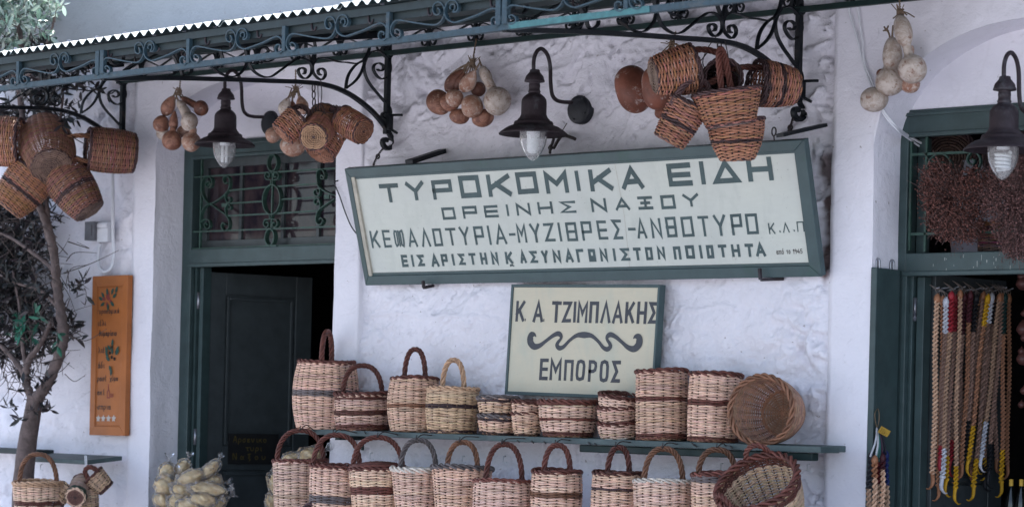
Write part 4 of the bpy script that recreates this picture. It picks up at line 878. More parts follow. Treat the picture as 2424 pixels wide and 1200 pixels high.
for (u, v), (u2, v2), lab in (((1003, 681), (1026, 676), 'small bent iron hook under the left half of the sign'), ((1800, 662), (1855, 660), 'rusty iron hook with a torn end under the right of the sign')):
    m = MB(); p = aty(u, v, -.085); q = aty(u2, v2, 0.); m.add(*beam(q, p, .016, .014)); m.add(*beam(p, p+np.array((-.004, -.002, .034 if u < 1500 else .05)), .014, .014, (1, 0, 0)))
    tag(m.build('sign_hook', MAT['rust'], None, None, False, bevel=.003), lab, 'hook')
# --- the small sign below
S2 = Plane(aty(1194, 933, -.055), aty(1194, 933, -.055)+(aty(1562, 673.5, -.055)-aty(1210, 673, -.055)), aty(1210, 673, -.055)); s2o = S2.o
sm = thing('shop_sign', 'small cream sign in a thin green frame with two lines and a curled ornament', 'sign', s2o)
m = MB(); S2.mitred(m, 0, S2.W, 0, S2.H, 0, -.045, 0., (.014, .016, .012, .014)); m.build('frame', MAT['signgreen'], sm, s2o, False, bevel=.002)
m = MB(); m.add(*S2.board(.012, S2.W-.010, .014, S2.H-.012, -.040, -.006)); m.build('panel', MAT['panel2'], sm, s2o, False)
for swf, ls in ((.165, [('Κ', 1220.6, 1242, 712, 761), ('.', 1243, 1246, 712, 761), ('Α', 1262, 1286, 712, 762), ('.', 1287, 1290, 712, 762), ('Τ', 1306, 1328, 713, 763), ('Ζ', 1331.5, 1352.5, 713, 763), ('Ι', 1357, 1364, 713, 763), ('Μ', 1366.5, 1391.5, 713.5, 764), ('Π', 1395, 1417, 713.5, 764), ('Λ', 1422, 1446, 713.5, 764.5), ('Α', 1450, 1475, 714, 765), ('Κ', 1480, 1502, 714, 765), ('Η', 1508, 1531, 714, 766), ('Σ', 1536, 1557, 714.5, 766)]),
                (.165, [('Ε', 1277, 1297.5, 848, 899), ('Μ', 1301.5, 1329, 849, 900), ('Π', 1335, 1357, 850.5, 901), ('o', 1363, 1385, 850, 902), ('p', 1392.5, 1413, 852, 903), ('o', 1419, 1441, 851, 905), ('Σ', 1448, 1468.5, 853, 905)])):
    m = MB()
    for ch, xl, xr, yt, yb in ls:
        mid = (xl+xr)/2; a0, _ = S2.inv(xl, yt); a1, _ = S2.inv(xr, yt+.0); _, b1 = S2.inv(mid, yt); _, b0 = S2.inv(mid-2.5, yb)
        sw = (b1-b0)*swf*(.35 if ch == '.' else 1); glyph(m, ch, a0, a1, b0, b1, sw, S2, -.0052, .008)
    m.build('lettering', MAT['letter2'], sm, s2o, False)
ow = [(362, 566, 4), (345, 545, 26), (318, 548, 48), (304, 580, 56), (308, 625, 54), (345, 662, 46), (400, 650, 34), (460, 605, 26), (530, 553, 30), (580, 535, 36), (606, 558, 32), (602, 588, 22), (578, 618, 26), (566, 650, 32), (590, 676, 34), (632, 662, 28), (690, 602, 24), (760, 553, 30), (832, 548, 44)]
def o2(X, Y): return S2.inv(1180+X/4.138, 660+Y/4.138)
sx = 1/(4.138*sc(S2.o)*.76)
P = np.array([o2(a, b) for a, b, c in ow]); wds = np.array([c for a, b, c in ow])*sx*1.05
xm = P[-1, 0]; Pm = P.copy(); Pm[:, 0] = 2*xm-P[:, 0]; Pf = np.concatenate((P, Pm[::-1][1:])); wf = np.concatenate((wds, wds[::-1][1:]))
C3 = catmull(np.column_stack((Pf, wf)), 6); T2 = unit(np.gradient(C3[:, :2], axis=0)); N2 = np.stack((-T2[:, 1], T2[:, 0]), -1)
L = C3[:, :2]+N2*C3[:, 2:]/2; R = C3[:, :2]-N2*C3[:, 2:]/2; V = np.empty((2*len(L), 2)); V[0::2] = L; V[1::2] = R
m = MB(); m.add(np.array([S2(a, b, -.0052+.000004*i) for i, (a, b) in enumerate(V)]), np.array([[2*i, 2*i+1, 2*i+3, 2*i+2] for i in range(len(L)-1)])); m.build('ornament', MAT['letter2'], sm, s2o, False)
# --- the orange board on the left wall
OB = Plane(aty(211, 1029, -.045), aty(295, 1031, -.045), aty(219, 654, -.045)); oo = OB.o
ob = thing('menu_board', 'tall narrow orange board with handwritten Greek goods and painted olive sprigs', 'sign board', oo)
m = MB(); m.add(*OB.board(0, OB.W, 0, OB.H, -.035, -.006)); OB.mitred(m, 0, OB.W, 0, OB.H, 0, -.008, 0, (.045, .05, .045, .06)); OB.mitred(m, .047, OB.W-.047, .052, OB.H-.062, 0, -.0075, -.003, (.006,)*4); m.build('board', MAT['orange'], ob, oo, False, bevel=.003)
def ox(X, Y): return OB.inv(190+X*.35, 630+Y*.35)
m = MB(); L0 = -.0045
for txt, X0, X1, Yb, h in (('τυροκομικά', 108, 262, 320, 40), ('μέλι', 108, 172, 402, 46), ('θυμαρίσιο', 122, 245, 470, 42), ('ελιές', 100, 182, 585, 46), ('λάδι', 98, 162, 688, 50), ('κρασί', 92, 172, 775, 44), ('χύμα', 196, 252, 772, 38), ('ρακί', 92, 160, 868, 44), ('όσπρια', 92, 205, 965, 44)):
    a0, b0 = ox(X0, Yb); a1, _ = ox(X1, Yb); _, b1 = ox(X0, Yb-h); write(m, txt, a0, b0, b1-b0, (a1-a0)/sum(.6 if c in 'ιί1' else 1 for c in txt), .0046, OB, L0)
m.build('handwriting', MAT['ink'], ob, oo, False)
def leafdab(mb, X, Y, ang, ln, wd, k=0):
    a, b = ox(X, Y); d = np.array((math.cos(ang), math.sin(ang))); n = np.array((-d[1], d[0])); P = [np.array((a, b))+d*t*ln+n*s*wd for t, s in ((0, 0), (.35, .5), (.7, .4), (1, 0), (.7, -.4), (.35, -.5))]
    mb.add(np.array([OB(p[0], p[1], L0+.0004*k) for p in P]), np.array([[0, 1, 2, 3, 4, 5]]))
m = MB()
for i, (X, Y, a) in enumerate(((160, 215, 2.3), (150, 230, 2.7), (180, 200, 1.7), (205, 195, 1.1), (215, 215, .6), (235, 185, 1.2), (200, 240, -.6), (165, 245, 3.6), (185, 250, -1.5), (215, 600, 1.6), (200, 640, 2.6), (235, 600, .7), (215, 545, 1.5), (240, 585, 1.0), (190, 620, 2.2), (195, 670, -1.0), (210, 690, -1.6), (185, 590, 2.0), (210, 570, 2.4))): leafdab(m, X, Y, a, .045, .02, i)
m.build('painted_leaves', MAT['inkgreen'], ob, oo, False)
m = MB()
for i, (X, Y, a) in enumerate(((175, 225, .3), (185, 215, 1.4), (190, 230, -.4), (178, 238, -1.6), (170, 228, 2.8), (183, 226, 2))): leafdab(m, X, Y, a, .035, .02, i)
m.build('painted_flower', MAT['inkred'], ob, oo, False)
m = MB(); V, F = stroke([ox(186, 800), ox(186, 835), ox(178, 850), ox(178, 888), ox(194, 888), ox(194, 850), ox(187, 835)], .006); m.add(np.array([OB(a, b, L0) for a, b in V]), F)
for X in (204, 214): V, F = stroke([ox(X-4, 862), ox(X-3, 882), ox(X+4, 882), ox(X+4, 862)], .004); m.add(np.array([OB(a, b, L0) for a, b in V]), F)
m.build('painted_bottle', MAT['inkred'], ob, oo, False)
m = MB()
for i, (X, Y) in enumerate(((205, 555), (190, 595), (232, 590), (203, 625), (222, 635))): leafdab(m, X, Y, .8, .022, .022, i)
m.build('painted_olives', MAT['black'], ob, oo, False)
m = MB()
for j, X in enumerate((118, 152, 187, 222)):
    for k in range(5): leafdab(m, X, 1028, k*1.257+.3, .020, .012, k)
m.build('painted_flowers', MAT['inkwhite'], ob, oo, False)
# --- the black notice on the left door leaf
nb = lambda a, b, h=0.: lp+lX*a+UZ*b+lN*(h+.004)
pN = atpl(598, 1062, lp, lN)-lp; aN, bN = pN@lX, pN[2]
bd = MB(); V, F = box(aN-.16, aN+.16, 0, .006, bN-.085, bN+.085); bd.add(np.array([nb(v[0], v[2], v[1]) for v in V]), F)
bo_ = thing('door_notice', 'small black notice with yellow handwriting on the open green door', 'notice', nb(aN, bN)); bd.build('board', MAT['black'], bo_, nb(aN, bN), False)
m = MB()
for txt, bb, hh in (('Αρσενικο', .038, .036), ('τυρι', -.010, .036), ('Ναξου', -.058, .036)):
    n_ = len(txt); write(m, txt, aN-.13 if n_ > 4 else aN-.05, bN+bb, hh, (.23 if n_ > 4 else .12)/n_, .0045, nb, .0072)
m.build('handwriting', MAT['inkyellow'], bo_, nb(aN, bN), False)
# ================================================================== shelves
SHZ = 1.366
shf = thing('wall_shelf', 'long grey green plank shelf under the signs carrying baskets', 'shelf', (.3, -.12, SHZ)); so_ = np.array((.3, -.12, SHZ))
m = MB(); m.add(*box(-1.236, 1.955, -.252, -.112, SHZ-.027, SHZ)); m.build('front_plank', MAT['shelf'], shf, so_, False, bevel=.003)
m = MB(); m.add(*box(-1.236, 1.915, -.108, -.005, SHZ-.024, SHZ+.003)); m.build('rear_plank', MAT['shelf'], shf, so_, False, bevel=.003)
m = MB(); m.add(*box(.62, 1.90, -.232, -.185, SHZ-.062, SHZ-.029)); m.build('lower_rail', MAT['railgreen'], shf, so_, False, bevel=.004)
m = MB()
for x in (-.98, 1.60): m.add(*box(x-.015, x+.015, -.20, -.01, SHZ-.05, SHZ-.028)); m.add(*tube(np.array([(x, -.02, SHZ-.03), (x, -.02, SHZ-.10)]), .008, 6))
m.build('shelf_bracket', MAT['railgreen'], shf, so_, False)
ls = thing('wall_shelf', 'short grey green corner shelf board below the orange board', 'shelf', (-3.3, -.15, 1.17)); lo_ = np.array((-3.3, -.15, 1.17))
m = MB(); V, F = box(-3.44, -2.850, -.262, -.02, 1.154, 1.178); V[:, 2] += (V[:, 1]+.02)*.095; m.add(V, F); m.build('board', MAT['shelf'], ls, lo_, False, bevel=.003)
m = MB(); m.add(*box(-4.9, -3.452, -.14, -.02, 1.165, 1.195)); m.build('board', MAT['beamgreen'], ls, lo_, False, bevel=.003)
# nails along the shelf edge and angle hooks in the wall
for u, v in ((1185, 1040), (1222, 1040), (1256, 1042), (1285, 1043), (1390, 1045), (1405, 1047), (1635, 1047), (1725, 1053), (1640, 1050), (935, 1024), (860, 1020)):
    p = aty(u, v, -.252); m = MB(); m.add(*tube(np.array([p+np.array((0, .004, 0)), p+np.array((.03, -.012, -.012))]), .0025, 5)); m.build('nail', MAT['wire'], shf, so_)
for i, ((u, v), lab) in enumerate((((880, 1082), 'small angled nail in the wall under the left end of the shelf'), ((1098, 1090), 'angled nail in the wall below the pale handled basket'), ((1195, 1090), 'angled nail in the wall below the stacked bowls'), ((1710, 1108), 'white angled hook in the wall behind the hanging baskets at right'), ((1915, 1110), 'white angled hook on the wall beside the right pilaster'), ((100, 1108), 'tiny angled nail in the wall inside the left basket handle'))):
    p = aty(u, v, -.008 if u > 400 else -.01); m = MB(); m.add(*tube(np.array([p+np.array((0, .004, .022)), p+np.array((0, -.012, .022)), p+np.array((0, -.014, -.008)), p+np.array((.028, -.016, -.008))]), .0026 if u < 1600 else .0034, 6))
    tag(m.build('wall_hook', MAT['whitepipe'], None), lab, 'hook')

# ================================================================== baskets
PALE, TAN, RED, DARK, GREY, WHT, ORG, BRN = [np.array(c) for c in ((.75, .515, .385), (.53, .335, .215), (.125, .042, .032), (.050, .028, .030), (.15, .125, .125), (.70, .62, .54), (.40, .185, .092), (.22, .105, .062))]
BK = 0
def weave_rows(mb, Rr, Zz, nst, A, a, b, C0, rng, ell, dip=.20):
    pw = lambda c, e: np.sign(c)*np.abs(c)**e
    """woven rows: radii Rr, heights Zz, nst stakes, colours C0 per row"""
    nr = len(Rr); M_ = nst*6; th = np.arange(M_)*2*math.pi/M_; ph = rng.random()*6.28
    q = nst*th/(4*math.pi); q = np.stack((q, q+.5)); q = np.abs(q-np.round(q))*2
    off = A*(1-2.1*np.exp(-(q/dip)**2))[np.arange(nr) % 2]
    lump = 1+.012*np.sin(2*th+ph)[None, :]+.008*np.sin(3*th+ph*2)[None, :]
    jz = b*.5*np.sin(th[None, :]*(2+np.arange(nr)[:, None] % 3)+rng.random((nr, 1))*6.28)
    R = Rr[:, None]*lump+off; Z = Zz[:, None]+jz
    sid = 5; ang = (np.arange(sid)+.5)*2*math.pi/sid
    r = R[..., None]+a*pw(np.cos(ang), .7); z = Z[..., None]+(b*rng.uniform(.92, 1.08, (nr, 1, 1)))*(1+.16*off/max(A, 1e-6))[..., None]*pw(np.sin(ang), .8)
    V = np.stack((r*np.cos(th)[None, :, None], ell*r*np.sin(th)[None, :, None], z), -1)
    nz = np.clip(rng.normal(0, 1, (nr, M_//6+2)), -2, 2); xi = np.linspace(0, nz.shape[1]-1.001, M_); i0 = xi.astype(int); f = xi-i0
    nn = nz[:, i0]*(1-f)+nz[:, i0+1]*f
    col = C0[:, None, :]*(1+.16*nn[..., None]); brn = np.clip((nn-1.15)*1.6, 0, 1)[..., None]*.75; col = col*(1-brn)+BRN*brn*(.6+.4*(C0.mean(1)[:, None, None] > .2))
    col = np.clip(np.repeat(col[:, :, None, :], sid, 2), .01, .9)
    F = []; base = gridF(M_, sid, True, True)[:, ::-1]
    F = (base[None]+(np.arange(nr)*M_*sid)[:, None, None]).reshape(-1, 4)
    mb.add(V.reshape(-1, 3), F, col.reshape(-1, 3))
def basket(label, base, top, R0, R1, Rm=None, group='wicker baskets of the shop', pitch=.0062, tone=PALE, bands=(), rimc=RED, handle=None, ell=1.0, stake=BRN, closed_base=True, rimw=.0065, ears=(), rimtwist=.055, lid=False, xref=None, base_tone=None, base_ring=None, weave_a=.0034, fl=6.8, dip=.27):
    """woven basket from base centre to rim centre; bands = (t0,t1,colour); handle = (half width, height, azimuth deg, colour[, lean])"""
    global BK; BK += 1; rng = np.random.default_rng(100+BK)
    tone = np.asarray(tone)*rng.uniform(.84, 1.06)*np.array((1, rng.uniform(.95, 1.0), rng.uniform(.92, 1.06))); base = np.asarray(base, float); top = np.asarray(top, float); top = top+np.array((*rng.normal(0, .022, 2), 0))*np.linalg.norm(top-base)*(abs(top[0]-base[0]) < .02 and abs(top[1]-base[1]) < .02); ax = top-base; H = np.linalg.norm(ax); Bm = basis(ax, VR if xref is None else xref)
    o = thing('wicker_basket', label, 'basket', base, group, Bm)
    Rm = (R0+R1)/2 if Rm is None else Rm
    prof = lambda t: R0*(1-t)*(1-2*t)+Rm*4*t*(1-t)+R1*t*(2*t-1)
    nst = int(round(2*math.pi*max(R0, R1, Rm)/(pitch*fl)/2))*2; nst = max(10, nst)
    nr = max(4, int(H/pitch)); t = (np.arange(nr)+.5)/nr; C0 = np.tile(tone, (nr, 1))*rng.uniform(.80, 1.12, (nr, 1))*np.array([1, 1, 1])+rng.normal(0, .012, (nr, 3))
    for a, b, c in bands: C0[(t >= a) & (t <= b)] = np.asarray(c)*rng.uniform(.85, 1.15)
    m = MB(); weave_rows(m, prof(t), t*H, nst, weave_a*1.25, .0026, H/nr*.54, C0, rng, ell, dip)
    # stakes, coloured dark to stand in for shadow in the weave gaps
    tt = np.linspace(0, 1, 9)
    for j in range(nst):
        a = 2*math.pi*j/nst; r = prof(tt); P = np.stack((r*math.cos(a), r*math.sin(a)*ell, tt*H), -1); V, F = sweep(P, np.tile((math.cos(a), math.sin(a), 0), (9, 1)), np.tile((-math.sin(a), math.cos(a), 0), (9, 1)), .0034, 5, cap=False); m.add(V, F, np.clip(stake*.42*rng.uniform(.5, 1.2), .01, 1))
    if closed_base:
        bt = base_tone if base_tone is not None else tone*.8
        n = max(3, int((R0-.006)/(pitch*.95))); rr = np.linspace(.010, R0-.004, n); cb = np.tile(bt, (n, 1))*rng.uniform(.7, 1.15, (n, 1))
        if base_ring is not None: cb[-1] = base_ring
        nb_ = max(8, nst//2*1//2*2)
        M_ = nb_*6; th = np.arange(M_)*2*math.pi/M_; sid = 5; ang = np.arange(sid)*2*math.pi/sid; w_ = (R0/n)*.50
        z = .003*np.cos(nb_*th/2)[None, :]*np.where(np.arange(n) % 2, 1, -1)[:, None]; r = rr[:, None, None]*(1+.02*np.sin(3*th+rng.random()*6)[None, :, None])+w_*np.cos(ang); Z = z[..., None]+.0035*np.sin(ang)
        V = np.stack((r*np.cos(th)[None, :, None], r*np.sin(th)[None, :, None]*ell, Z), -1); F = (gridF(M_, sid, True, True)[None]+(np.arange(n)*M_*sid)[:, None, None]).reshape(-1, 4)
        m.add(V.reshape(-1, 3), F, np.clip(np.repeat(cb, M_*sid, 0)*rng.uniform(.9, 1.1, (n*M_*sid, 1)), .01, .9))
        for j in range(6): a = math.pi*j/6; V, F = tube(np.array([(-R0*math.cos(a), -R0*math.sin(a)*ell, .001), (R0*math.cos(a), R0*math.sin(a)*ell, .001)]), .003, 4); m.add(V, F, stake)
    th = np.linspace(0, 2*math.pi, 72, endpoint=False)
    P = np.stack((R0*np.cos(th), R0*np.sin(th)*ell, np.full(72, .004)), -1)
    for V, F in strands(P, 2, .004, .0042, round(R0*120), (0, 0, 1), True, 4): m.add(V, F, (base_ring if base_ring is not None else stake*1.2))
    m.build('body', MAT['wicker'], o)
    m = MB(); th = np.linspace(0, 2*math.pi, 150, endpoint=False); P = np.stack((R1*np.cos(th), R1*np.sin(th)*ell, H+.002+.003*np.sin(2*th+rng.random()*6)), -1)
    for k, (V, F) in enumerate(strands(P, 3, rimw*1.15, rimw*.85, max(3, round(2*math.pi*R1/rimtwist/2)), (0, 0, 1), True, 5)):
        m.add(V, F, np.clip(np.asarray(rimc)*rng.uniform(.65, 1.35), .01, .8))
    for j in range(nst):   # stake ends turned down under the rim
        a = 2*math.pi*(j+rng.random()*.5)/nst; d = .02; p = np.array((R1*math.cos(a), R1*math.sin(a)*ell, H-.004)); q = np.array((R1*1.03*math.cos(a+d*4), R1*1.03*math.sin(a+d*4)*ell, H+.006)); V, F = tube(np.array([p, (p+q)/2+np.array((math.cos(a), math.sin(a), 0))*.006, q]), .0032, 4); m.add(V, F, np.clip(np.asarray(rimc)*rng.uniform(.5, 1.5), .01, .8))
    m.build('rim', MAT['wicker'], o)
    if lid is not False:
        m = MB(); n = max(4, int(R1/(pitch*1.1))); rr = np.linspace(.012, R1, n); cb = np.tile(np.asarray(lid), (n, 1))*rng.uniform(.7, 1.3, (n, 1))
        weave_rows(m, rr, H+.016+.02*(1-(rr/R1)**2), max(12, nst//2//2*2), .002, R1/n*.55, .005, cb, rng, ell); m.build('lid', MAT['wicker'], o)
    if handle:
        hw, hh, az, hc = handle[:4]; lean = handle[4] if len(handle) > 4 else 0.
        m = MB(); t = np.linspace(-.06, math.pi+.06, 90); ca, sa = math.cos(rad(az)), math.sin(rad(az))
        s_ = np.sign(np.cos(t))*np.abs(np.cos(t))**.82*hw; zz = np.where(np.sin(t) > 0, np.abs(np.sin(t))**.9, -np.abs(np.sin(t))**.5)*hh
        P = np.stack((s_*ca-lean*zz*sa, (s_*sa)*ell+lean*zz*ca, H-.01+zz), -1); L = hw*2+hh*1.6
        for k, (V, F) in enumerate(strands(P, 4, .0082, .0060, L/.095, (-sa, ca, 0), False, 6)): m.add(V, F, np.clip(np.asarray(hc)*rng.uniform(.65, 1.4), .01, .8))
        m.build('handle', MAT['wicker'], o)
    for az in ears:
        m = MB(); t = np.linspace(-.1, math.pi+.1, 50); ca, sa = math.cos(rad(az)), math.sin(rad(az)); hw, hh = .052, .07
        P = np.stack((R1*ca-np.cos(t)*hw*sa, (R1*sa+np.cos(t)*hw*ca)*ell, H-.005+np.sin(t)*hh), -1)
        for V, F in strands(P, 3, .0065, .0062, 3, (ca, sa, 0), False, 6): m.add(V, F, np.clip(RED*rng.uniform(.7, 1.5), .01, .8))
        m.build('handle', MAT['wicker'], o)
    return o
SHG = 'baskets standing on the long shelf'; HGG = 'baskets hanging below the long shelf'
def on_shelf(label, u, vt, w0, wm, w1, y=-.135, z=SHZ+.004, zt=None, **k):
    p = aty(u, 1030, y); s = sc(p); x = p[0]; H = aty(u, vt, y)[2]-z if zt is None else zt
    return basket(label, (x, y, z), (x, y, z+H), w0/2/s, w1/2/s, wm/2/s, SHG, **k)
on_shelf('tall barrel shaped basket with grey band at the left end of the shelf', 768, 858, 128, 152, 130, bands=((.50, .58, GREY),), tone=np.array((.68, .45, .335)), handle=(.122, .165, 82, RED))
on_shelf('low wide basket with tall dark arched handle and two brown bands', 858, 934, 120, 132, 126, bands=((.42, .54, RED*.7), (0, .16, RED), (.86, .92, RED)), handle=(.098, .155, 8, RED*.8), ell=1.0, rimw=.008)
on_shelf('tall narrow rounded basket with narrow dark arched handle on the shelf', 979, 897, 104, 124, 108, bands=((.44, .50, BRN),), tone=PALE*.98, handle=(.051, .155, 5, RED*.8))
on_shelf('basket with pale straw handle and one dark band on the shelf', 1070, 921, 110, 124, 118, tone=np.array((.62, .44, .29)), bands=((.56, .66, DARK), (0, .07, DARK)), rimc=TAN, stake=TAN, handle=(.052, .150, 0, TAN), pitch=.0064)
def bowls(us, labels, rims, vb, w, wb, **k):
    p = aty(us, 1030, -.135); s = sc(p); z0 = SHZ+.004; zr = [aty(us, v, -.135)[2] for v in rims]; h = zr[-1]-z0
    for i, (zt, lab) in enumerate(zip(zr, labels)):
        b = zt-h; basket(lab, (p[0]+.003*(i-1), -.135+.002*i, b), (p[0]+.003*(i-1)+(.012 if i == 0 and len(zr) > 2 else 0), -.135, zt), wb/2/s, w/2/s, (w+wb)/4/s*1.06, 'nested wicker bowls on the shelf', **k)
bowls(1178, ('upper bowl with grey rim nested in the bowl left of centre', 'lower bowl under the grey rimmed bowl beside the pale handled basket'), (942, 986), 1034, 94, 76, rimc=GREY*.9, pitch=.0060, bands=((0, .14, DARK), (.80, .9, DARK)))
bowls(1247, ('upper small bowl of the narrow pair left of the wide drum basket', 'lower small bowl of the narrow pair left of the wide drum basket'), (952, 978), 1036, 68, 56, rimc=RED*.8, pitch=.0060, bands=((0, .07, DARK),))
on_shelf('wide low drum basket with red brown bands below the small sign', 1345, 954, 112, 132, 136, bands=((.46, .54, RED*1.2), (0, .12, RED), (.9, 1, RED)), rimw=.008)
bowls(1462, ('topmost bowl of the stack of three nested bowls', 'middle bowl of the stack of three nested bowls', 'lowest bowl of the stack of three nested bowls'), (938, 966, 1001), 1040, 95, 78, rimc=RED*.75, pitch=.0060, bands=((0, .10, WHT),))
on_shelf('tall cylinder basket with red rim, left of the tall pair on the shelf', 1567, 881, 118, 120, 118, bands=((.56, .62, RED*1.2), (0, .09, RED)), rimw=.007, tone=PALE)
on_shelf('tall cylinder basket with wider red band, right of the tall pair on the shelf', 1687, 887, 114, 121, 120, bands=((.53, .61, RED*1.1), (0, .06, RED)), rimw=.007, tone=PALE*1.03)
# tipped basket on the shelf
c = aty(1803, 970, -.245); axd = unit(-.50*VR-.86*VF+.06*UZ); b = c-axd*.225
basket('tipped round basket with its mouth facing out at the right end of the shelf', b, c, .096, .145, .135, SHG, tone=np.array((.42, .25, .17)), rimc=BRN, stake=BRN*1.3, rimw=.0075, base_tone=np.array((.30, .17, .11)))
# hanging row
def hung(label, u, vr, w0, w1, hw, vh, y=-.345, H=None, lean=0, az=4, hc=RED, **k):
    p = aty(u, vr, y); s = sc(p); zr = p[2]; H = H or .30; hh = aty(u, vh, y)[2]-zr
    o = basket(label, (p[0], y, zr-H), (p[0]+lean, y, zr), w0/2/s, w1/2/s, k.pop('wm', (w0+w1)/2)/2/s, HGG, handle=(hw/s, hh, az, hc), **k)
    q = aty(u, vh, y); m = MB(); m.add(*tube(catmull([(q[0], -.256, SHZ-.010), (q[0], y+.035, q[2]+.016), (q[0]+.002, y+.005, q[2]+.008), (q[0]+.002, y-.016, q[2]-.008), (q[0]+.004, y-.014, q[2]+.014)], 5), .0026, 5)); m.add(*tube(np.array([(q[0]-.001, -.245, SHZ-.010), (q[0], -.262, SHZ-.010)]), .003, 5))
    m.build('hanging_hook', MAT['wire'], shf, so_); return o
hung('first hanging basket of the lower row, left end, partly over the doorway', 715, 1092, 118, 126, 55, 1014, hc=RED*.9)
hung('hanging basket with a grey band low on its side', 793, 1104, 104, 118, 55, 1024, y=-.40, bands=((.42, .54, GREY),), wm=116)
hung('lidded hanging basket with a wide red brown band', 898, 1112, 106, 134, 59, 1030, y=-.37, bands=((.60, .72, RED*1.2),), lid=RED*1.1, tone=PALE*1.08)
hung('hanging basket with white and grey rim and grey handle', 990, 1112, 84, 122, 42, 1036, rimc=WHT*.8, hc=GREY*.75, tone=PALE*.98, rimw=.008)
hung('hanging basket leaning left with a mixed grey red rim', 1092, 1108, 104, 140, 36, 1041, y=-.37, rimc=GREY*.8, hc=BRN*.8, tone=PALE*.98, rimw=.008)
hung('wide hanging basket with tall dark red handle, lower than its neighbours', 1192, 1140, 118, 138, 43, 1046, y=-.40, hc=RED*.85, rimc=RED*1.4, wm=140)
hung('round hanging basket with brown middle band right of the wide one', 1318, 1116, 90, 112, 31, 1048, bands=((.62, .70, BRN*.8),), tone=PALE*1.1, wm=116)
hung('barrel hanging basket with thin dark band near its rim', 1461, 1121, 108, 114, 26, 1053, bands=((.74, .80, DARK*1.5),), rimc=RED*.7, hc=RED*.8, wm=118)
hung('hanging basket flaring to a white and grey rim, with tall purple grey handle', 1572, 1140, 108, 136, 46, 1056, rimc=WHT*.7, hc=BRN*.6, wm=128)
hung('hanging basket with red rim partly behind the big tipped basket', 1700, 1123, 100, 114, 44, 1058, y=-.31, rimc=RED*1.4, hc=BRN*.6, bands=((.9, 1, GREY),), wm=112)
c = aty(1792, 1142, -.44); axd = unit(.86*(-.46*VR+.89*UZ)-.51*VF); b = c-axd*.25
basket('big two handled basket hanging tipped at the right end of the lower row', b, c, .115, .176, .158, HGG, tone=np.array((.64, .45, .33)), bands=((.80, .92, RED),), rimc=RED, ears=(84, 215), rimw=.0095, stake=BRN)
# a basket mostly below the frame: only its handle reaches the picture
p = aty(742, 1240, -.50); basket('basket below the hanging row showing only its dark handle top', (p[0], -.5, p[2]-.2), (p[0], -.5, p[2]), .09, .10, .1, HGG, rimc=DARK, handle=(.055, .105, 3, DARK*1.4))

# ---- clusters hanging from the canopy brackets
OLD = np.array((.37, .178, .112)); OLD2 = np.array((.31, .152, .104))
def hang(label, O, yo, B, yb, R1, R0, group, Rm=None, **k):
    an, yr = ANCH[group]; o = atpl(O[0], O[1], an+VF*(yo-yr), VF); b = atpl(B[0], B[1], an+VF*(yb-yr), VF); s = sc(o)
    kw = dict(pitch={G2: .0064, G1: .0060}.get(group, .0060), fl=6.0, dip=.48, tone=OLD, rimc=DARK*1.3, stake=DARK*1.2, rimw=.005, weave_a=.0036); kw.update(k)
    return basket(label, b, o, R0/s, R1/s, (Rm or (R0+R1)/2*1.05)/s, group, **kw)
G0, G1, G2, G3 = 'baskets in the left bracket cluster', 'baskets in the middle bracket cluster', 'baskets in the right bracket cluster', 'small baskets below the corner shelf'
y2 = atx(1705, 105, 1.632)[1]; y1 = atx(742, 197, BX)[1]; y0_ = atx(150, 262, -2.916)[1]
ANCH = {G0: (atx(150, 262, -2.916), y0_), G1: (atx(742, 197, BX), y1), G2: (atx(1705, 105, 1.632), y2), G3: (aty(190, 1150, -.34), -.34)}
# right cluster
hang('smooth sided basket lying sideways at the upper left of the right cluster', (1640, 162), y2-.02, (1547, 180), y2-.05, 57, 40, G2, bands=((.95, 1, DARK),), handle=(.088, .15, 80, RED*.8), base_tone=np.array((.2, .14, .11)), Rm=52)
hang('tilted basket with dark band at the lower left of the right cluster', (1632, 247), y2-.06, (1583, 335), y2-.04, 46, 37, G2, bands=((.42, .52, DARK),), handle=(.075, .12, 30, DARK*1.5))
hang('wide mouthed upright basket in the middle front of the right cluster', (1720, 218), y2-.12, (1731, 296), y2-.11, 80, 56, G2, handle=(.045, .185, 60, RED*.85), Rm=69, base_tone=np.array((.22, .16, .14)))
hang('upright tapering basket hanging lowest in the right cluster', (1742, 285), y2-.0, (1745, 378), y2+.02, 66, 39, G2, bands=((.44, .52, DARK),), Rm=60, tone=OLD*1.05)
hang('basket with dark band lying sideways against the right bracket post', (1792, 197), y2+.04, (1880, 207), y2+.10, 54, 40, G2, bands=((.46, .56, DARK), (.9, 1, DARK)), handle=(.07, .14, 100, RED*.7), Rm=51)
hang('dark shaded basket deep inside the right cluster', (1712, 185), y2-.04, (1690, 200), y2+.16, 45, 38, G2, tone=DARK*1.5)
# middle cluster
hang('small tilted basket at the left of the middle cluster', (706, 280), y1-.03, (668, 318), y1-.05, 32, 30, G1, handle=(.05, .07, 20, DARK*1.2))
hang('small basket showing its round woven base in the middle cluster', (768, 283), y1+.14, (742, 325), y1-.10, 37, 31, G1, tone=OLD*.9, base_tone=np.array((.40, .25, .155)), handle=(.06, .08, 20, DARK))
hang('small basket pointing right in the middle cluster', (812, 283), y1, (860, 312), y1-.09, 31, 30, G1, tone=OLD*.98, handle=(.05, .10, 90, DARK*1.2), base_tone=OLD*.7)
hang('lowest small basket behind the others in the middle cluster', (782, 312), y1+.12, (757, 364), y1+.06, 37, 34, G1, tone=OLD*.95)
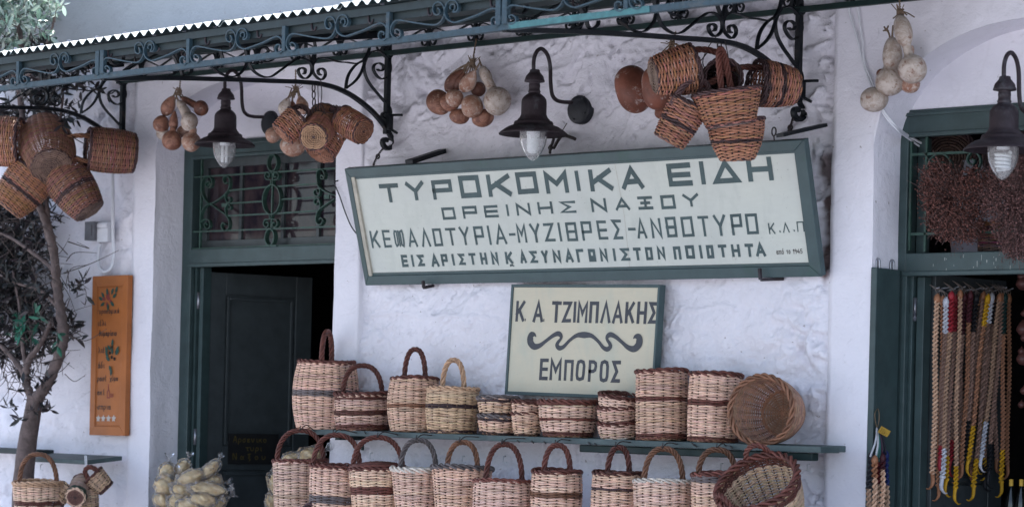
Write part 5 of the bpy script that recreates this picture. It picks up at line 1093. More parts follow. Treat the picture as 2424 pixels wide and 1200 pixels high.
# left cluster
hang('basket cut by the left picture edge in the left cluster', (48, 336), y0_-.02, (-40, 333), y0_+.0, 54, 46, G0, tone=OLD*1.1, Rm=57)
hang('large barrel basket showing its round base in the left cluster', (104, 318), y0_+.17, (122, 396), y0_-.13, 54, 46, G0, tone=OLD2*.8, base_tone=np.array((.20, .13, .105)), Rm=64)
hang('basket lying sideways at the right of the left cluster', (210, 352), y0_-.02, (318, 363), y0_+.06, 48, 45, G0, tone=OLD2*.95, Rm=51, handle=(.07, .16, 90, BRN), bands=((.0, .06, DARK),))
hang('basket pointing down left at the bottom of the left cluster', (82, 412), y0_, (16, 492), y0_-.02, 54, 38, G0, tone=OLD*.95, bands=((.46, .53, DARK),), Rm=52)
hang('basket pointing down right at the bottom of the left cluster', (146, 406), y0_, (212, 500), y0_-.04, 52, 37, G0, tone=OLD2, bands=((.42, .5, DARK*1.4),), Rm=52, base_tone=np.array((.18, .12, .10)))
# left foreground baskets by the corner shelf
p = aty(92, 1142, -.50); s = sc(p)
basket('wide basket with arched handle in front of the olive trunk, by the corner shelf', (p[0], -.5, p[2]-.20), (p[0], -.5, p[2]), 46/s, 57/s, 54/s, G3, tone=PALE*.98, rimc=TAN*.8, bands=((.42, .52, RED*.8), (.9, 1, TAN)), handle=(44/s, 72/s, 0, BRN*.8))
kw = dict(pitch=.0058, tone=np.array((.60, .42, .28)), rimc=RED*.8)
hang('small basket tilted down left with dark rim below the corner shelf', (133, 1180), -.36, (164, 1152), -.34, 22, 18, G3, **kw)
hang('small basket showing its round brown base below the corner shelf', (195, 1146), -.24, (178, 1177), -.42, 24, 22, G3, base_tone=np.array((.17, .085, .07)), base_ring=PALE, bands=((.0, .22, np.array((.03, .05, .035))),), **{**kw, 'tone': np.array((.36, .26, .19))})
hang('small basket with open mouth and thin arched handle below the corner shelf', (222, 1125), -.34, (253, 1156), -.33, 25, 19, G3, handle=(.035, .065, -8, RED*.9), bands=((0, .12, RED*.8),), **kw)
hang('lowest small basket under the others below the corner shelf', (208, 1160), -.30, (214, 1205), -.31, 22, 18, G3, **kw)
# hooks, chains and ties that carry the clusters
def chain(label, top, bot, wires, cat='chain'):
    m = MB(); L = np.linalg.norm(np.array(top)-bot); n = max(2, int(L/.03))
    for i in range(n):
        c = np.array(top)+(np.array(bot)-top)*((i+.5)/n); a = (i % 2)*math.pi/2; d = np.array((math.cos(a), math.sin(a), 0))
        m.add(*tube(np.array([c+d*.010*math.cos(t)+UZ*.019*math.sin(t) for t in np.linspace(0, 2*math.pi, 14, endpoint=False)]), .0034, 5, True, ref=np.cross(d, UZ)))
    for w in wires: m.add(*tube(catmull(w, 6), .0024, 5))
    return tag(m.build('hanging_chain', MAT['wire'], None), label, cat)
J = lambda p, dx, dz, dy=0.: np.array(p)+np.array((dx, dy, dz))
h1 = atx(742, 200, BX); chain('rusty chain and wires holding the middle cluster of small baskets', h1, J(h1, .01, -.14), [[J(h1, .03, .0), J(h1, .035, -.06), J(h1, .04, -.13)], [J(h1, .05, .02), J(h1, .06, -.05), J(h1, .055, -.12), J(h1, .09, -.15)], [J(h1, .0, -.12), J(h1, -.06, -.15), J(h1, -.10, -.19)], [J(h1, .0, -.12), J(h1, .08, -.14), J(h1, .14, -.145)], [J(h1, .02, -.12), J(h1, .05, -.10), J(h1, .08, -.13), J(h1, .05, -.17)]])
h2 = atx(1703, 100, 1.632); chain('wire loops holding the right cluster of baskets', h2, J(h2, 0, -.05), [[J(h2, -.01, .03), J(h2, -.06, -.02), J(h2, -.085, -.08), J(h2, -.05, -.12), J(h2, .0, -.10)], [J(h2, .03, .0), J(h2, .05, -.08), J(h2, .06, -.17)], [J(h2, -.05, -.03), J(h2, -.11, -.09), J(h2, -.10, -.14)], [J(h2, .05, -.12), J(h2, .11, -.16), J(h2, .10, -.22)]], 'wire loop')
h0 = atx(150, 260, -2.916); chain('wire holding the left cluster of large baskets', h0, J(h0, 0, -.12), [[J(h0, 0, -.1), J(h0, .1, -.16), J(h0, .2, -.2)], [J(h0, 0, -.1), J(h0, -.1, -.15)]], 'wire')
m = MB(); p = aty(201, 1086, -.28); 
for d in (0, .012): m.add(*tube(catmull([J(p, d, .02), J(p, d+.004, -.04), J(p, d-.006, -.09), J(p, d+.008, -.12)], 5), .0035, 5, flat=.4))
tag(m.build('tape_strip', MAT['whitepipe'], None), 'white tape strips holding the small baskets to the corner shelf', 'tape')
# ================================================================== gourds
def gourd(label, A, B, R, rn=None, kind='bottle', mat='gourd_orange', group=None, y=-.12, R2=None, stem=True, seed=0, yA=None, asp=1.0):
    a = aty(A[0], A[1], y if yA is None else yA); b = aty(B[0], B[1], y); s = sc(b); R = R*1.05/s; rn = (rn or 8)/s; d = np.linalg.norm(b-a)
    if d < 1e-6: a = b+UZ*R*.3; d = R*.3
    axd = (b-a)/d; rng = np.random.default_rng(seed+int(A[0]*7+B[1]*3)); L = d+R*asp
    if kind == 'ball':
        L = 2*R*asp; a = b-axd*R*asp
    t = np.linspace(0, 1, 44); sv = L*(1-np.cos(math.pi*t))/2
    sph = R*np.sqrt(np.clip(1-((sv-d)/(R*np.where(sv > d, asp, 1)))**2, 0, 1))
    if kind == 'ball': sph = R*np.sqrt(np.clip(1-((sv-(L/2))/(L/2))**2, 0, 1)); r = sph
    elif kind == 'club': q = sv/L; r = R*np.clip(np.sin(math.pi*np.clip(q, 0, 1)**1.25), 0, 1)**.62
    else:
        cap = np.sqrt(np.clip(1-np.clip(1-sv/(rn*1.3), 0, 1)**2, 0, 1)); nk = rn*cap*(1+.25*np.clip((sv-d*.3)/d, 0, 1))
        if kind == 'double': R2_ = (R2 or 14)/s; h2_ = min(R2_*2.0, d*.40); nk = np.maximum(nk*.85, R2_*np.sqrt(np.clip(1-((sv-h2_)/h2_)**2, 0, 1)))
        k = R*.22; h = np.clip(.5+.5*(sph-nk)/k, 0, 1); r = nk*(1-h)+sph*h+k*h*(1-h)
        r = np.where(sv > d+R*.35, sph, r)
        r[0] = 0
    r[-1] = 0; r = np.maximum(r, 1e-5)
    V, F = lathe(np.stack((r, sv), -1), 28); th = np.arctan2(V[:, 1], V[:, 0]); e = rng.random(3)*6.28
    lump = 1+.045*np.sin(2*th+e[0]+V[:, 2]/L*2)+.03*np.sin(3*th+e[1]+V[:, 2]/L*3)+.02*np.sin(V[:, 2]/L*9+e[2]); V[:, :2] *= lump[:, None]
    bend = rng.uniform(-.12, .12, 2)*d; V[:, :2] += np.outer((V[:, 2]/L*(1-V[:, 2]/L))*2, bend)
    V = V@basis(axd, VR).T
    m = MB(); m.add(V, F); o = thing('gourd', label, 'gourd', a, group); m.build('gourd_body', MAT[mat], o)
    if stem:
        m = MB(); q = -axd*min(.04, d*.5+.01); m.add(*tube(catmull([axd*.006, q*.5+UZ*.004, q+UZ*.008], 4), np.linspace(.0055, .003, 9), 6)); m.build('stem', MAT['twine'], o)
    return o
def bunch_tie(label, pt, y, hook, n=9, yh=None):
    c = aty(pt[0], pt[1], y); h = aty(hook[0], hook[1], y if yh is None else yh); m = MB(); rng = np.random.default_rng(int(pt[0]))
    for V, F in strands(np.linspace(h, c, 16), 2, .003, .0024, 4): m.add(V, F)
    for i in range(n):
        d = rng.normal(0, 1, 3)*np.array((.03, .015, .012)); m.add(*tube(catmull([c+np.array((0, 0, .012)), c+d*.6+np.array((0, 0, -.012)), c+d*1.1+np.array((0, 0, -.045+rng.random()*.02))], 4), .0028, 5))
    for i in range(5): a = rng.random()*3; m.add(*tube(np.array([c+np.array((.014*math.cos(t), .014*math.sin(t)*math.cos(a), .006*i-.01+.006*math.sin(t))) for t in np.linspace(0, 6.28, 12, endpoint=False)]), .0028, 5, True, ref=UZ))
    for i in range(n): d = rng.normal(0, 1, 3)*np.array((.022, .012, .006)); m.add(*tube(np.array([c, c+d*.5+UZ*.014, c+d+UZ*(.02+.015*rng.random())]), .002, 4))
    tag(m.build('twine_knot', MAT['twine'], None), label, 'twine')
GA, GB, GC, GD, GE = ('gourds of the bunch beside the left lamp', 'gourds of the bunch behind the middle baskets', 'gourds of the bunch left of the middle lamp', 'large brown gourds left of the right cluster', 'gourds of the pale bunch on the right pilaster')
ya = -.13
gourd('round orange gourd at the far left of the left bunch', (400, 262), (380, 292), 19, 6, 'ball', 'gourd_orange', GA, ya, stem=False)
gourd('long orange gourd slanting down left in the left bunch', (412, 226), (394, 262), 15, 6, 'club', 'gourd_orange', GA, ya+.02)
gourd('pale bottle gourd with green grey neck in the left bunch', (422, 240), (446, 290), 20, 11, 'bottle', 'gourd_pale', GA, ya-.02)
gourd('slim upright orange gourd in the middle of the left bunch', (414, 262), (412, 300), 11, 5, 'club', 'gourd_orange', GA, ya, stem=False)
gourd('round orange gourd at the bottom of the left bunch', (410, 300), (407.5, 333), 22, 8, 'bottle', 'gourd_orange', GA, ya-.03, stem=False)
gourd('cream bottomed gourd lowest right in the left bunch', (459, 300), (454, 337), 22, 9, 'bottle', 'gourd_mottled', GA, ya, stem=False)
gourd('brown long necked gourd reaching out right from the left bunch', (432, 233), (476, 257), 17, 8, 'bottle', 'gourd_brown', GA, ya+.03)
gourd('pale gourd half hidden at the left back of the left bunch', (398, 290), (386, 317), 15, 7, 'ball', 'gourd_pale', GA, ya+.05, stem=False)
gourd('dull gourd half hidden in the right back of the left bunch', (430, 285), (434, 312), 14, 7, 'ball', 'gourd_mottled', GA, ya+.05, stem=False)
bunch_tie('dry twine knot of the gourd bunch beside the left lamp', (424, 219), ya, (428, 180))
yb_ = -.10
gourd('round pinkish gourd lowest in the bunch behind the middle baskets', (694, 322), (693, 345), 28, 9, 'ball', 'gourd_mottled', GB, yb_-.03, stem=False, asp=.9)
gourd('pale gourd at the left of the bunch behind the middle baskets', (662, 296), (648, 321), 18, 7, 'ball', 'gourd_mottled', GB, yb_, stem=False)
gourd('olive brown club gourd at the upper left behind the middle baskets', (684, 230), (672, 262), 14, 6, 'club', 'gourd_pale', GB, yb_)
gourd('brown club gourd at the upper right behind the middle baskets', (709, 226), (717, 258), 14, 6, 'club', 'gourd_mottled', GB, yb_)
gourd('small dull gourd in the middle behind the middle baskets', (692, 238), (690, 264), 12, 5, 'club', 'gourd_brown', GB, yb_+.03)
bunch_tie('twine tie with rings above the gourds behind the middle baskets', (700, 214), yb_, (700, 165))
yc = -.14
gourd('oblong orange gourd at the far left of the middle bunch', (1025, 222), (1039, 243), 26, 9, 'ball', 'gourd_orange', GC, yc, stem=False, asp=1.22)
gourd('dark brown curved gourd at the upper left of the middle bunch', (1098, 164), (1066, 204), 18, 7, 'club', 'gourd_brown', GC, yc+.02)
gourd('mottled pear shaped gourd hanging in the front of the middle bunch', (1126, 166), (1100, 204), 17, 7, 'club', 'gourd_mottled', GC, yc-.04)
gourd('thin dark gourd between two others in the middle bunch', (1100, 170), (1084, 205), 11, 5, 'club', 'gourd_brown', GC, yc)
gourd('small round gourd with pale bottom at the front of the middle bunch', (1080, 215), (1076, 233), 20, 7, 'ball', 'gourd_mottled', GC, yc-.06, stem=False)
gourd('orange gourd behind the small front one in the middle bunch', (1072, 225), (1066, 243), 21, 7, 'ball', 'gourd_orange', GC, yc-.02, stem=False)
gourd('round orange gourd in the centre of the middle bunch', (1116, 232), (1118, 252), 26, 9, 'ball', 'gourd_mottled', GC, yc-.04, stem=False)
gourd('shaded brown gourd behind the centre of the middle bunch', (1126, 190), (1131, 212), 17, 7, 'ball', 'gourd_brown', GC, yc+.04, stem=False)
gourd('large pale bottle gourd at the right of the middle bunch', (1140, 158), (1176, 240), 32, 14, 'double', 'gourd_pale', GC, yc, R2=14)
gourd('small orange gourd lowest left in the middle bunch', (1090, 258), (1089, 276), 22, 8, 'ball', 'gourd_orange', GC, yc+.0, stem=False, asp=.8)
gourd('dull orange gourd lowest right in the middle bunch', (1140, 262), (1143, 280), 25, 8, 'ball', 'gourd_orange', GC, yc+.03, stem=False, asp=.8)
bunch_tie('dry twine knot of the gourd bunch left of the middle lamp', (1118, 152), yc, (1128, 92), 14, -.05)
yd = -.17
gourd('big brown egg shaped gourd at the far left of the brown pair', (1490, 176), (1500, 212), 43, 12, 'ball', 'terra', GD, yd, stem=False, asp=1.3)
gourd('big brown gourd partly behind the sideways basket', (1552, 176), (1555, 208), 39, 12, 'ball', 'terra', GD, yd-.06, stem=False, asp=1.3)
gourd('small brown gourd peeping out below the brown pair', (1566, 255), (1563, 268), 13, 6, 'ball', 'terra', GD, yd, stem=False)
bunch_tie('wire and dry stalks above the big brown gourds', (1590, 108), yd, (1600, 75))
ye = -.11
gourd('pale bottle gourd hanging topmost and in front on the right pilaster', (2128, 36), (2161, 165), 32, 11, 'double', 'gourd_pale', GE, ye-.05, R2=21)
gourd('speckled double gourd on the left of the pale bunch', (2112, 88), (2105, 193), 33, 20, 'double', 'gourd_pale', GE, ye, R2=23)
gourd('pale gourd tucked behind the right of the pale bunch', (2157, 108), (2156, 196), 24, 9, 'bottle', 'gourd_mottled', GE, ye+.04, stem=False)
gourd('round gourd hanging lowest and left of the pale bunch', (2072, 208), (2068, 236), 33, 9, 'ball', 'gourd_pale', GE, ye, stem=False, asp=.85)
gourd('small brown gourd hidden behind the double gourd of the pale bunch', (2085, 150), (2086, 176), 12, 6, 'ball', 'gourd_brown', GE, ye+.05, stem=False)
bunch_tie('twisted wire and dry stalk above the pale gourds', (2131, 33), ye, (2129, -10), 4)
m = MB(); p = aty(2098, 72, ye)
for d in ((-.012, .016), (.01, .018), (-.016, -.002), (.012, -.004)): m.add(*tube(np.array([p, p+np.array((d[0], 0, d[1]))]), (.005, .003), 5))
m.add(*tube(catmull([p, p+np.array((.012, 0, -.012)), p+np.array((.02, 0, -.035))], 4), .004, 5)); tag(m.build('dry_stalk', MAT['twine'], None), 'dry star shaped stalk end left of the top pale gourd', 'stalk')

# ================================================================== ropes in the right doorway
ro = rp+rN*.045
def ropepl(u, v, off=0.): return atpl(u, v, ro+rN*off, rN)
STRAW, STRAW2, STRAWR = np.array((.38, .235, .155)), np.array((.26, .155, .118)), np.array((.32, .15, .085))
WHTC, REDC, YEL, BLK, MAR, DGR, BLU, NAT = [np.array(c) for c in ((.55, .55, .60), (.30, .02, .03), (.50, .27, .012), (.010, .010, .013), (.060, .012, .018), (.006, .028, .026), (.012, .022, .10), (.28, .12, .06))]
ROPE_G = 'twisted straw braids hanging in the right doorway'
def rope(label, top, bot, base, tc=None, tv=None, bc=None, bv=None, off=0., curl=1, r=.0072, strg=True, plane=ropepl, group=ROPE_G, pit=.036):
    a = plane(*top, off); b = plane(*bot, off); o = thing('straw_braid', label, 'braid', a, group); rng = np.random.default_rng(int(top[0]*3+bot[1]))
    L = np.linalg.norm(b-a); n = int(L/pit*9); t = np.linspace(0, 1, n); d = (b-a)/L; side = unit(np.cross(d, rN))
    P = a+np.outer(t, b-a)+np.outer(.010*np.sin(t*5+rng.random()*6)*np.sin(t*math.pi), side)
    def seg(i0, i1, col, nm, parent, rr, k=2, flatten=False):
        m = MB(); i0 = max(0, i0); Q = P[i0:i1]-a
        if len(Q) < 4: return
        tone = np.asarray(col); ph = 2*math.pi*L/pit*(i0/(n-1))
        for V, F in strands(Q, k, rr*.92, rr*.86, L/pit*(len(Q)-1)/(n-1), rN, False, 6, ph): m.add(V, F, np.clip(tone*rng.uniform(.72, 1.25), .004, .8))
        m.build(nm, MAT['rope'], parent)
    vt = 0. if tv is None else (tv-top[1])/(bot[1]-top[1]); vb = 1. if bv is None else (bv-top[1])/(bot[1]-top[1])
    i0, i1 = int(vt*(n-1)), int(vb*(n-1))
    seg(i0, min(i1+1, n), base, 'cord', o, r)
    if tc is not None: seg(0, i0+2, tc, 'coloured_wrap', o, r*1.12)
    if bc is not None: seg(i1-1, n, bc, 'coloured_wrap', o, r*1.05)
    m = MB(); e = P[-1]-a; c = bc if bc is not None else NAT; sg = curl
    Q = catmull([e-d*.01, e+d*.02+side*.006*sg, e+d*.045+side*.002*sg, e+d*.062-side*.022*sg, e+d*.060-side*.04*sg], 5); w = np.linspace(1, .25, len(Q))*r*1.5; w[6:12] *= 1.15
    V, F = tube(Q, w, 7, ref=rN, flat=.7); m.add(V, F, np.clip(np.asarray(c)*.95, .004, .8)); m.build('tail', MAT['rope'], o)
    m = MB(); V, F = lathe([(0, -.016), (r*1.5, -.012), (r*2.0, 0), (r*1.7, .012), (r*.8, .022), (0, .026)], 10, -d); m.add(V, F, np.clip(np.asarray(tc if tc is not None else NAT), .004, .8)); m.build('knot', MAT['rope'], o)
    if strg:
        m = MB(); nl = UZ*.062-rN*.04
        for q in (-.006, .006): V, F = tube(catmull([np.array((0, 0, .012))+side*q, side*q*1.6+UZ*.035, nl+side*q*.3], 4), .0014, 4); m.add(V, F, (.20, .16, .14))
        m.build('string', MAT['rope'], o)
    return o
rope('thick pale straw braid nearest the door jamb, longest at left', (2219, 708), (2207, 1122), STRAW*1.1, off=.03, curl=-1, r=.0082)
rope('orange brown straw braid second from the door jamb', (2232, 712), (2221, 1150), STRAWR, off=.0, curl=-1)
rope('straw braid with white top and red lower end', (2239, 716), (2226, 1085), STRAW2, WHTC, 788, REDC, 1056, off=.02)
rope('straw braid with bright red top and white curled tail', (2252, 702), (2231, 1132), STRAW, REDC, 786, WHTC, 1063, off=.03, r=.0082)
rope('straw braid with white and red top and yellow tail, left of centre', (2263, 710), (2240, 1140), STRAW2, REDC*.8, 784, YEL, 1082, off=.01)
rope('straw braid with natural looped top and long yellow tail', (2273, 698), (2262, 1158), STRAW, None, None, YEL, 1106, off=.04, r=.0068)
rope('straw braid with white knob over a maroon top and red end', (2284, 706), (2250, 1092), STRAW2, MAR, 790, REDC*.9, 1044, off=.0)
rope('straw braid with dark maroon top and plain tail', (2297, 700), (2276, 1100), STRAWR*1.05, MAR, 762, off=.03, curl=-1)
rope('straw braid with thick black top and black lower end', (2311, 708), (2282, 1092), STRAW2, BLK, 786, BLK, 998, off=.02, r=.0075)
rope('plain topped straw braid ending in dark green', (2328, 702), (2287, 1092), STRAW2*1.1, None, None, DGR, 1048, off=.01)
rope('straw braid with bright yellow top and short yellow tail', (2338, 708), (2293, 1090), STRAWR, YEL, 771, YEL, 1011, off=.04, r=.007)
rope('straw braid with white top and long curled yellow tail in the middle', (2347, 706), (2304, 1152), STRAW2, WHTC, 766, YEL, 1088, off=.02, curl=-1)
rope('straw braid with black top and thin yellow tail', (2360, 704), (2316, 1085), STRAW2, BLK, 768, YEL, 996, off=.0)
rope('straw braid with bare top and white lower end with a loop', (2366, 706), (2324, 1080), STRAW, None, None, WHTC, 1002, off=.03)
rope('straw braid ending in a black tail right of the white ended one', (2372, 706), (2341, 1120), STRAW2, None, None, BLK, 1053, off=.02)
rope('straw braid with dark green top and yellow tail at the right', (2379, 706), (2370, 1142), STRAWR, DGR, 790, YEL, 1068, off=.03, curl=-1)
rope('straw braid at the right end with plain top and plain tail', (2388, 708), (2384, 1100), STRAWR*.8, off=.0, curl=-1)
rope('straw braid in the back with bent yellow tail only showing', (2305, 715), (2331, 1100), STRAW2*.8, None, None, YEL*.9, 1085, off=-.012, curl=-1)
rope('dark straw braid in the back ending in a black hook', (2318, 715), (2332, 1130), STRAW2*.7, None, None, BLK, 1090, off=-.012)
rope('plain dark straw braid in the back between the yellow tails', (2292, 715), (2300, 1110), STRAW2*.7, off=-.015)
rope('thin plain straw braid in the back beside the green ended one', (2280, 712), (2268, 1108), STRAW2*.85, off=-.012, curl=-1)
rope('thin plain straw braid in the back right of the yellow topped one', (2350, 712), (2360, 1090), STRAW2*.85, off=-.014)
for i in range(24):
    m = MB(); p = ropepl(2215+i*7.6, 688+random.uniform(-5, 5), -.035); m.add(*tube(np.array([p-rN*.02, p+rN*.02+UZ*.01]), .003, 5)); m.build('nail', MAT['steel'], frR)
def shutpl(u, v, off=0.): return atx(u, v, 2.062+off)
SG = 'straw braids in the tied group on the right shutter'
rN_keep = rN; rN = np.array((1., 0, 0))
for lab, tp, bt, tc, tv, off, cl in (('tied shutter braid with teal black top, leftmost', (2062, 1082), (2054, 1285), BLK*1.3, 1156, 0., STRAW), ('tied shutter braid with plain brown knotted top', (2071, 1090), (2064, 1290), NAT, 1128, .02, STRAW*1.35), ('tied shutter braid with dark red top', (2081, 1096), (2077, 1288), REDC*.5, 1142, .0, STRAW*1.2), ('tied shutter braid with maroon top and cream strands', (2089, 1085), (2085, 1290), MAR*.8, 1108, .022, STRAW*1.5), ('tied shutter braid with blue top, rightmost', (2097, 1078), (2097, 1288), BLU, 1148, .0, STRAW*1.1)):
    rope(lab, tp, bt, cl, tc, tv, None, None, off, r=.0078, strg=False, plane=shutpl, group=SG, pit=.045)
m = MB(); c = shutpl(2076, 1012)
for du, dv, cc in ((2060, 1080, (.45, .45, .48)), (2071, 1090, (.5, .5, .52)), (2081, 1092, (.02, .10, .09)), (2088, 1082, (.05, .02, .04)), (2097, 1075, (.02, .02, .03)), (2076, 1085, (.05, .16, .14))):
    e = shutpl(du, dv, .012); V, F = tube(catmull([c, (c+e)/2+np.array((.01, 0, .004)), e], 5), .0045, 5); m.add(V, F, cc)
V, F = tube(catmull([shutpl(2078, 966, -.014), shutpl(2071, 978, .0), shutpl(2073, 1000, .0), c], 6), .0018, 5); m.add(V, F, (.18, .12, .07)); V, F = tube(catmull([shutpl(2078, 966, -.014), shutpl(2081, 978, .0), shutpl(2080, 1000, .0), c], 6), .0018, 5); m.add(V, F, (.18, .12, .07))
tag(m.build('gathered_cords', MAT['rope'], None, None), 'gathered coloured cords and twine loop above the tied shutter braids', 'cord')
tp = Plane(shutpl(2078, 1022, .03), shutpl(2100, 1034, .03), shutpl(2087, 1008, .03)); tg = thing('price_tag', 'small yellow paper tag tied to the braids on the right shutter', 'tag', tp.o)
m = MB(); m.add(*tp.board(0, tp.W, 0, tp.H, -.001, .0)); m.build('paper', MAT['yellowtag'], tg, tp.o, False)
m = MB()
for i, (tx, bb) in enumerate((('και', .62), ('τυρι', .36), ('λαδι', .1))): write(m, tx, tp.W*.12, tp.H*bb, tp.H*.26, tp.W*.2, .0018, tp, .0008)
m.build('handwriting', MAT['black'], tg, tp.o, False)
rN = rN_keep

# ---- dried herbs, round baskets and dim goods in the right doorway
def herb(label, c, y, rx, rz, n, seed, tone):
    p = aty(c[0], c[1], y); s = sc(p); rng = np.random.default_rng(seed); m = MB(); o = thing('herb_bunch', label, 'herbs', p, 'dried herb bunches in the right transom')
    rx, rz, ry = rx/s, rz/s, .07; pts = []; lobes = ((-.35, .25, .6, .7), (.45, .2, .55, .6), (0, -.35, .8, .6), (-.45, .55, .4, .45), (.25, -.6, .5, .38)) if seed == 3 else ((0, .45, .8, .55), (.1, -.2, .85, .7), (-.2, .1, .9, .5), (.2, -.65, .6, .4))
    while len(pts) < n:
        q = rng.uniform(-1, 1, 3)
        ok = any(((q[0]-a)/c_)**2+(q[1]/1.0)**2+((q[2]-b)/d_)**2 < 1 for a, b, c_, d_ in lobes)
        if ok and rng.random() < .35+.65*(q**2).sum(): pts.append(q*np.array((rx, ry, rz)))
    pts = np.array(pts); pts = pts*(1+np.abs(rng.normal(0, .10, (n, 1))))+rng.normal(0, .006, (n, 3))
    d = unit(rng.normal(0, 1, (n, 3))); e = unit(np.cross(d, rng.normal(0, 1, (n, 3)))); f = np.cross(d, e); sz = rng.uniform(.003, .0068, n)[:, None]
    V = np.stack([pts+d*sz, pts+e*sz*.8, pts-d*sz, pts-e*sz*.8, pts+f*sz*.8, pts-f*sz*.8], 1).reshape(-1, 3); tri = np.array([[0, 1, 4], [1, 2, 4], [2, 3, 4], [3, 0, 4], [1, 0, 5], [2, 1, 5], [3, 2, 5], [0, 3, 5]])
    F = (tri[None]+(np.arange(n)*6)[:, None, None]).reshape(-1, 3); col = np.repeat(np.asarray(tone)[None]*rng.uniform(.35, 1.7, (n, 1)), 6, 0); m.add(V, F, col); m.build('flower_heads', MAT['rope'], o)
    m = MB()
    for i in range(420):
        q = pts[rng.integers(len(pts))]; a = q*.5; b = q*rng.uniform(1.0, 1.28)+np.array((0, -.012, 0))+rng.normal(0, .008, 3)+rng.normal(0, .008, 3); V, F = tube(np.array([a, (a+b)/2+rng.normal(0, .008, 3), b]), (.0012, .001, .0007), 3, cap=False); m.add(V, F, np.array((.13, .08, .075))*rng.uniform(.6, 1.5))
    m.build('stems', MAT['rope'], o)
herb('rounded bunch of dried brown herbs hanging at the left of the right transom', (2262, 478), .15, 96, 92, 6200, 3, (.125, .050, .040))
herb('greyer bunch of dried herbs cut by the right picture edge', (2402, 480), .12, 78, 122, 6500, 4, (.13, .062, .056))
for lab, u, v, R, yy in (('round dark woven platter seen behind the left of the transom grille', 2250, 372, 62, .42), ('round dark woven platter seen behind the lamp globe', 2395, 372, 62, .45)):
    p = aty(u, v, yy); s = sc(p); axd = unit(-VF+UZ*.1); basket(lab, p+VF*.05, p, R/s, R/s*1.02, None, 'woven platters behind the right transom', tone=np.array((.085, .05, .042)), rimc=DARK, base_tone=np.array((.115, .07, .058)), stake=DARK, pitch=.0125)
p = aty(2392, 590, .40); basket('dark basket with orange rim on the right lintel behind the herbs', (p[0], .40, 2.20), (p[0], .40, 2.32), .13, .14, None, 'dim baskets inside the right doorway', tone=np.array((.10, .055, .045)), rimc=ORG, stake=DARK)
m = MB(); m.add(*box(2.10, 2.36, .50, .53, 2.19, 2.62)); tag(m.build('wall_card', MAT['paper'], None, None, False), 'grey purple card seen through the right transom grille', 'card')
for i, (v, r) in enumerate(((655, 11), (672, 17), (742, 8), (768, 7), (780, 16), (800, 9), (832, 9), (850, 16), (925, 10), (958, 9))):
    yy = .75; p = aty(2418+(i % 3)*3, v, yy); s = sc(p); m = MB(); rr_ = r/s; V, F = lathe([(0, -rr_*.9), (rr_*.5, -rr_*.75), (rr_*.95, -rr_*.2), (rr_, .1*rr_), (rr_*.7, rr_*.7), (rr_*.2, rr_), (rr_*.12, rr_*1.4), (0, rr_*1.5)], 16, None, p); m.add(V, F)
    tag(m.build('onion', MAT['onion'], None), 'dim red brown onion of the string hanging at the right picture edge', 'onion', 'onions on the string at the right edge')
for i, (u, v, lab) in enumerate(((2394, 1133, 'dark bottle with gold cap and pale label at the lower right corner'), (2418, 1133, 'dark bottle with gold cap cut by the right picture edge'))):
    p = aty(u, v, .62); s = sc(p); o = thing('bottle', lab, 'bottle', p-UZ*.30, 'dark bottles inside the right doorway'); m = MB(); R = 10/s
    V, F = lathe([(0, 0), (R*1.25, 0), (R*1.3, .01), (R*1.3, .19), (R*1.1, .215), (R*.5, .25), (R*.42, .285), (0, .285)], 20); m.add(V, F); m.build('glass_body', MAT['bottle'], o)
    m = MB(); V, F = lathe([(R*.5, .27), (R*.52, .298), (0, .30)], 16); m.add(V, F); m.build('cap', MAT['yellowtag'], o)
    m = MB(); a = np.linspace(-2.4, .6, 14)-.4; P = [(R*1.325*math.cos(t), R*1.325*math.sin(t), z) for t in a for z in (.07, .17)]; m.add(np.array(P), gridF(14, 2)); m.build('label', MAT['paper'], o)
# ================================================================== cables, meter box, pipes
def cable(name, label, pts, r, mat, cat='cable'):
    m = MB(); m.add(*tube(catmull(pts, 8), r, 8)); return tag(m.build(name, MAT[mat], None), label, cat)
cable('wall_cable', 'white cable running down the right pilaster to the door frame', [aty(2003, -20, -.02), aty(2012, 35, -.015), aty(2030, 95, -.014), aty(2043, 150, -.014), aty(2060, 198, -.016), aty(2092, 262, -.012), aty(2122, 300, .02), aty(2150, 322, .19), aty(2190, 344, .30)], .0055, 'whitepipe')
cable('wall_cable', 'second thinner white cable close beside the first on the right pilaster', [aty(2026, -20, -.02), aty(2032, 30, -.014), aty(2040, 90, -.013), aty(2047, 150, -.013), aty(2066, 198, -.013), aty(2088, 264, -.014), aty(2124, 308, .02), aty(2150, 328, .19), aty(2184, 352, .30)], .0045, 'whitepipe')
cable('wall_cable', 'thin dark cable curving out beside the left edge of the large sign', [aty(800, 428, -.006), aty(792, 434, -.012), aty(803, 462, -.014), aty(820, 510, -.014), aty(834, 540, -.02), aty(850, 560, -.03)], .0032, 'plate')
y_ = -.025
cable('conduit_pipe', 'white conduit pipe with a loop beside the grey box on the left wall', [aty(266, 400, y_), aty(267, 480, y_), aty(268, 560, y_), aty(270, 600, y_), aty(266, 628, y_-.01), aty(254, 642, y_-.02), aty(241, 640, y_-.02), aty(233, 622, y_-.01), aty(234, 590, y_), aty(238, 576, y_)], .0105, 'whitepipe', 'pipe')
p = aty(228, 548, -.02); m = MB(); s = sc(p); mb_o = thing('meter_box', 'grey metal switch box on the left wall above the orange board', 'switch box', p)
m.add(*box(-.042, .042, -.05, .02, -.052, .052)); m.add(*box(-.024, .024, -.056, -.05, -.030, .034)); m.build('box', MAT['greybox'], mb_o, (0, 0, 0), False, bevel=.004)
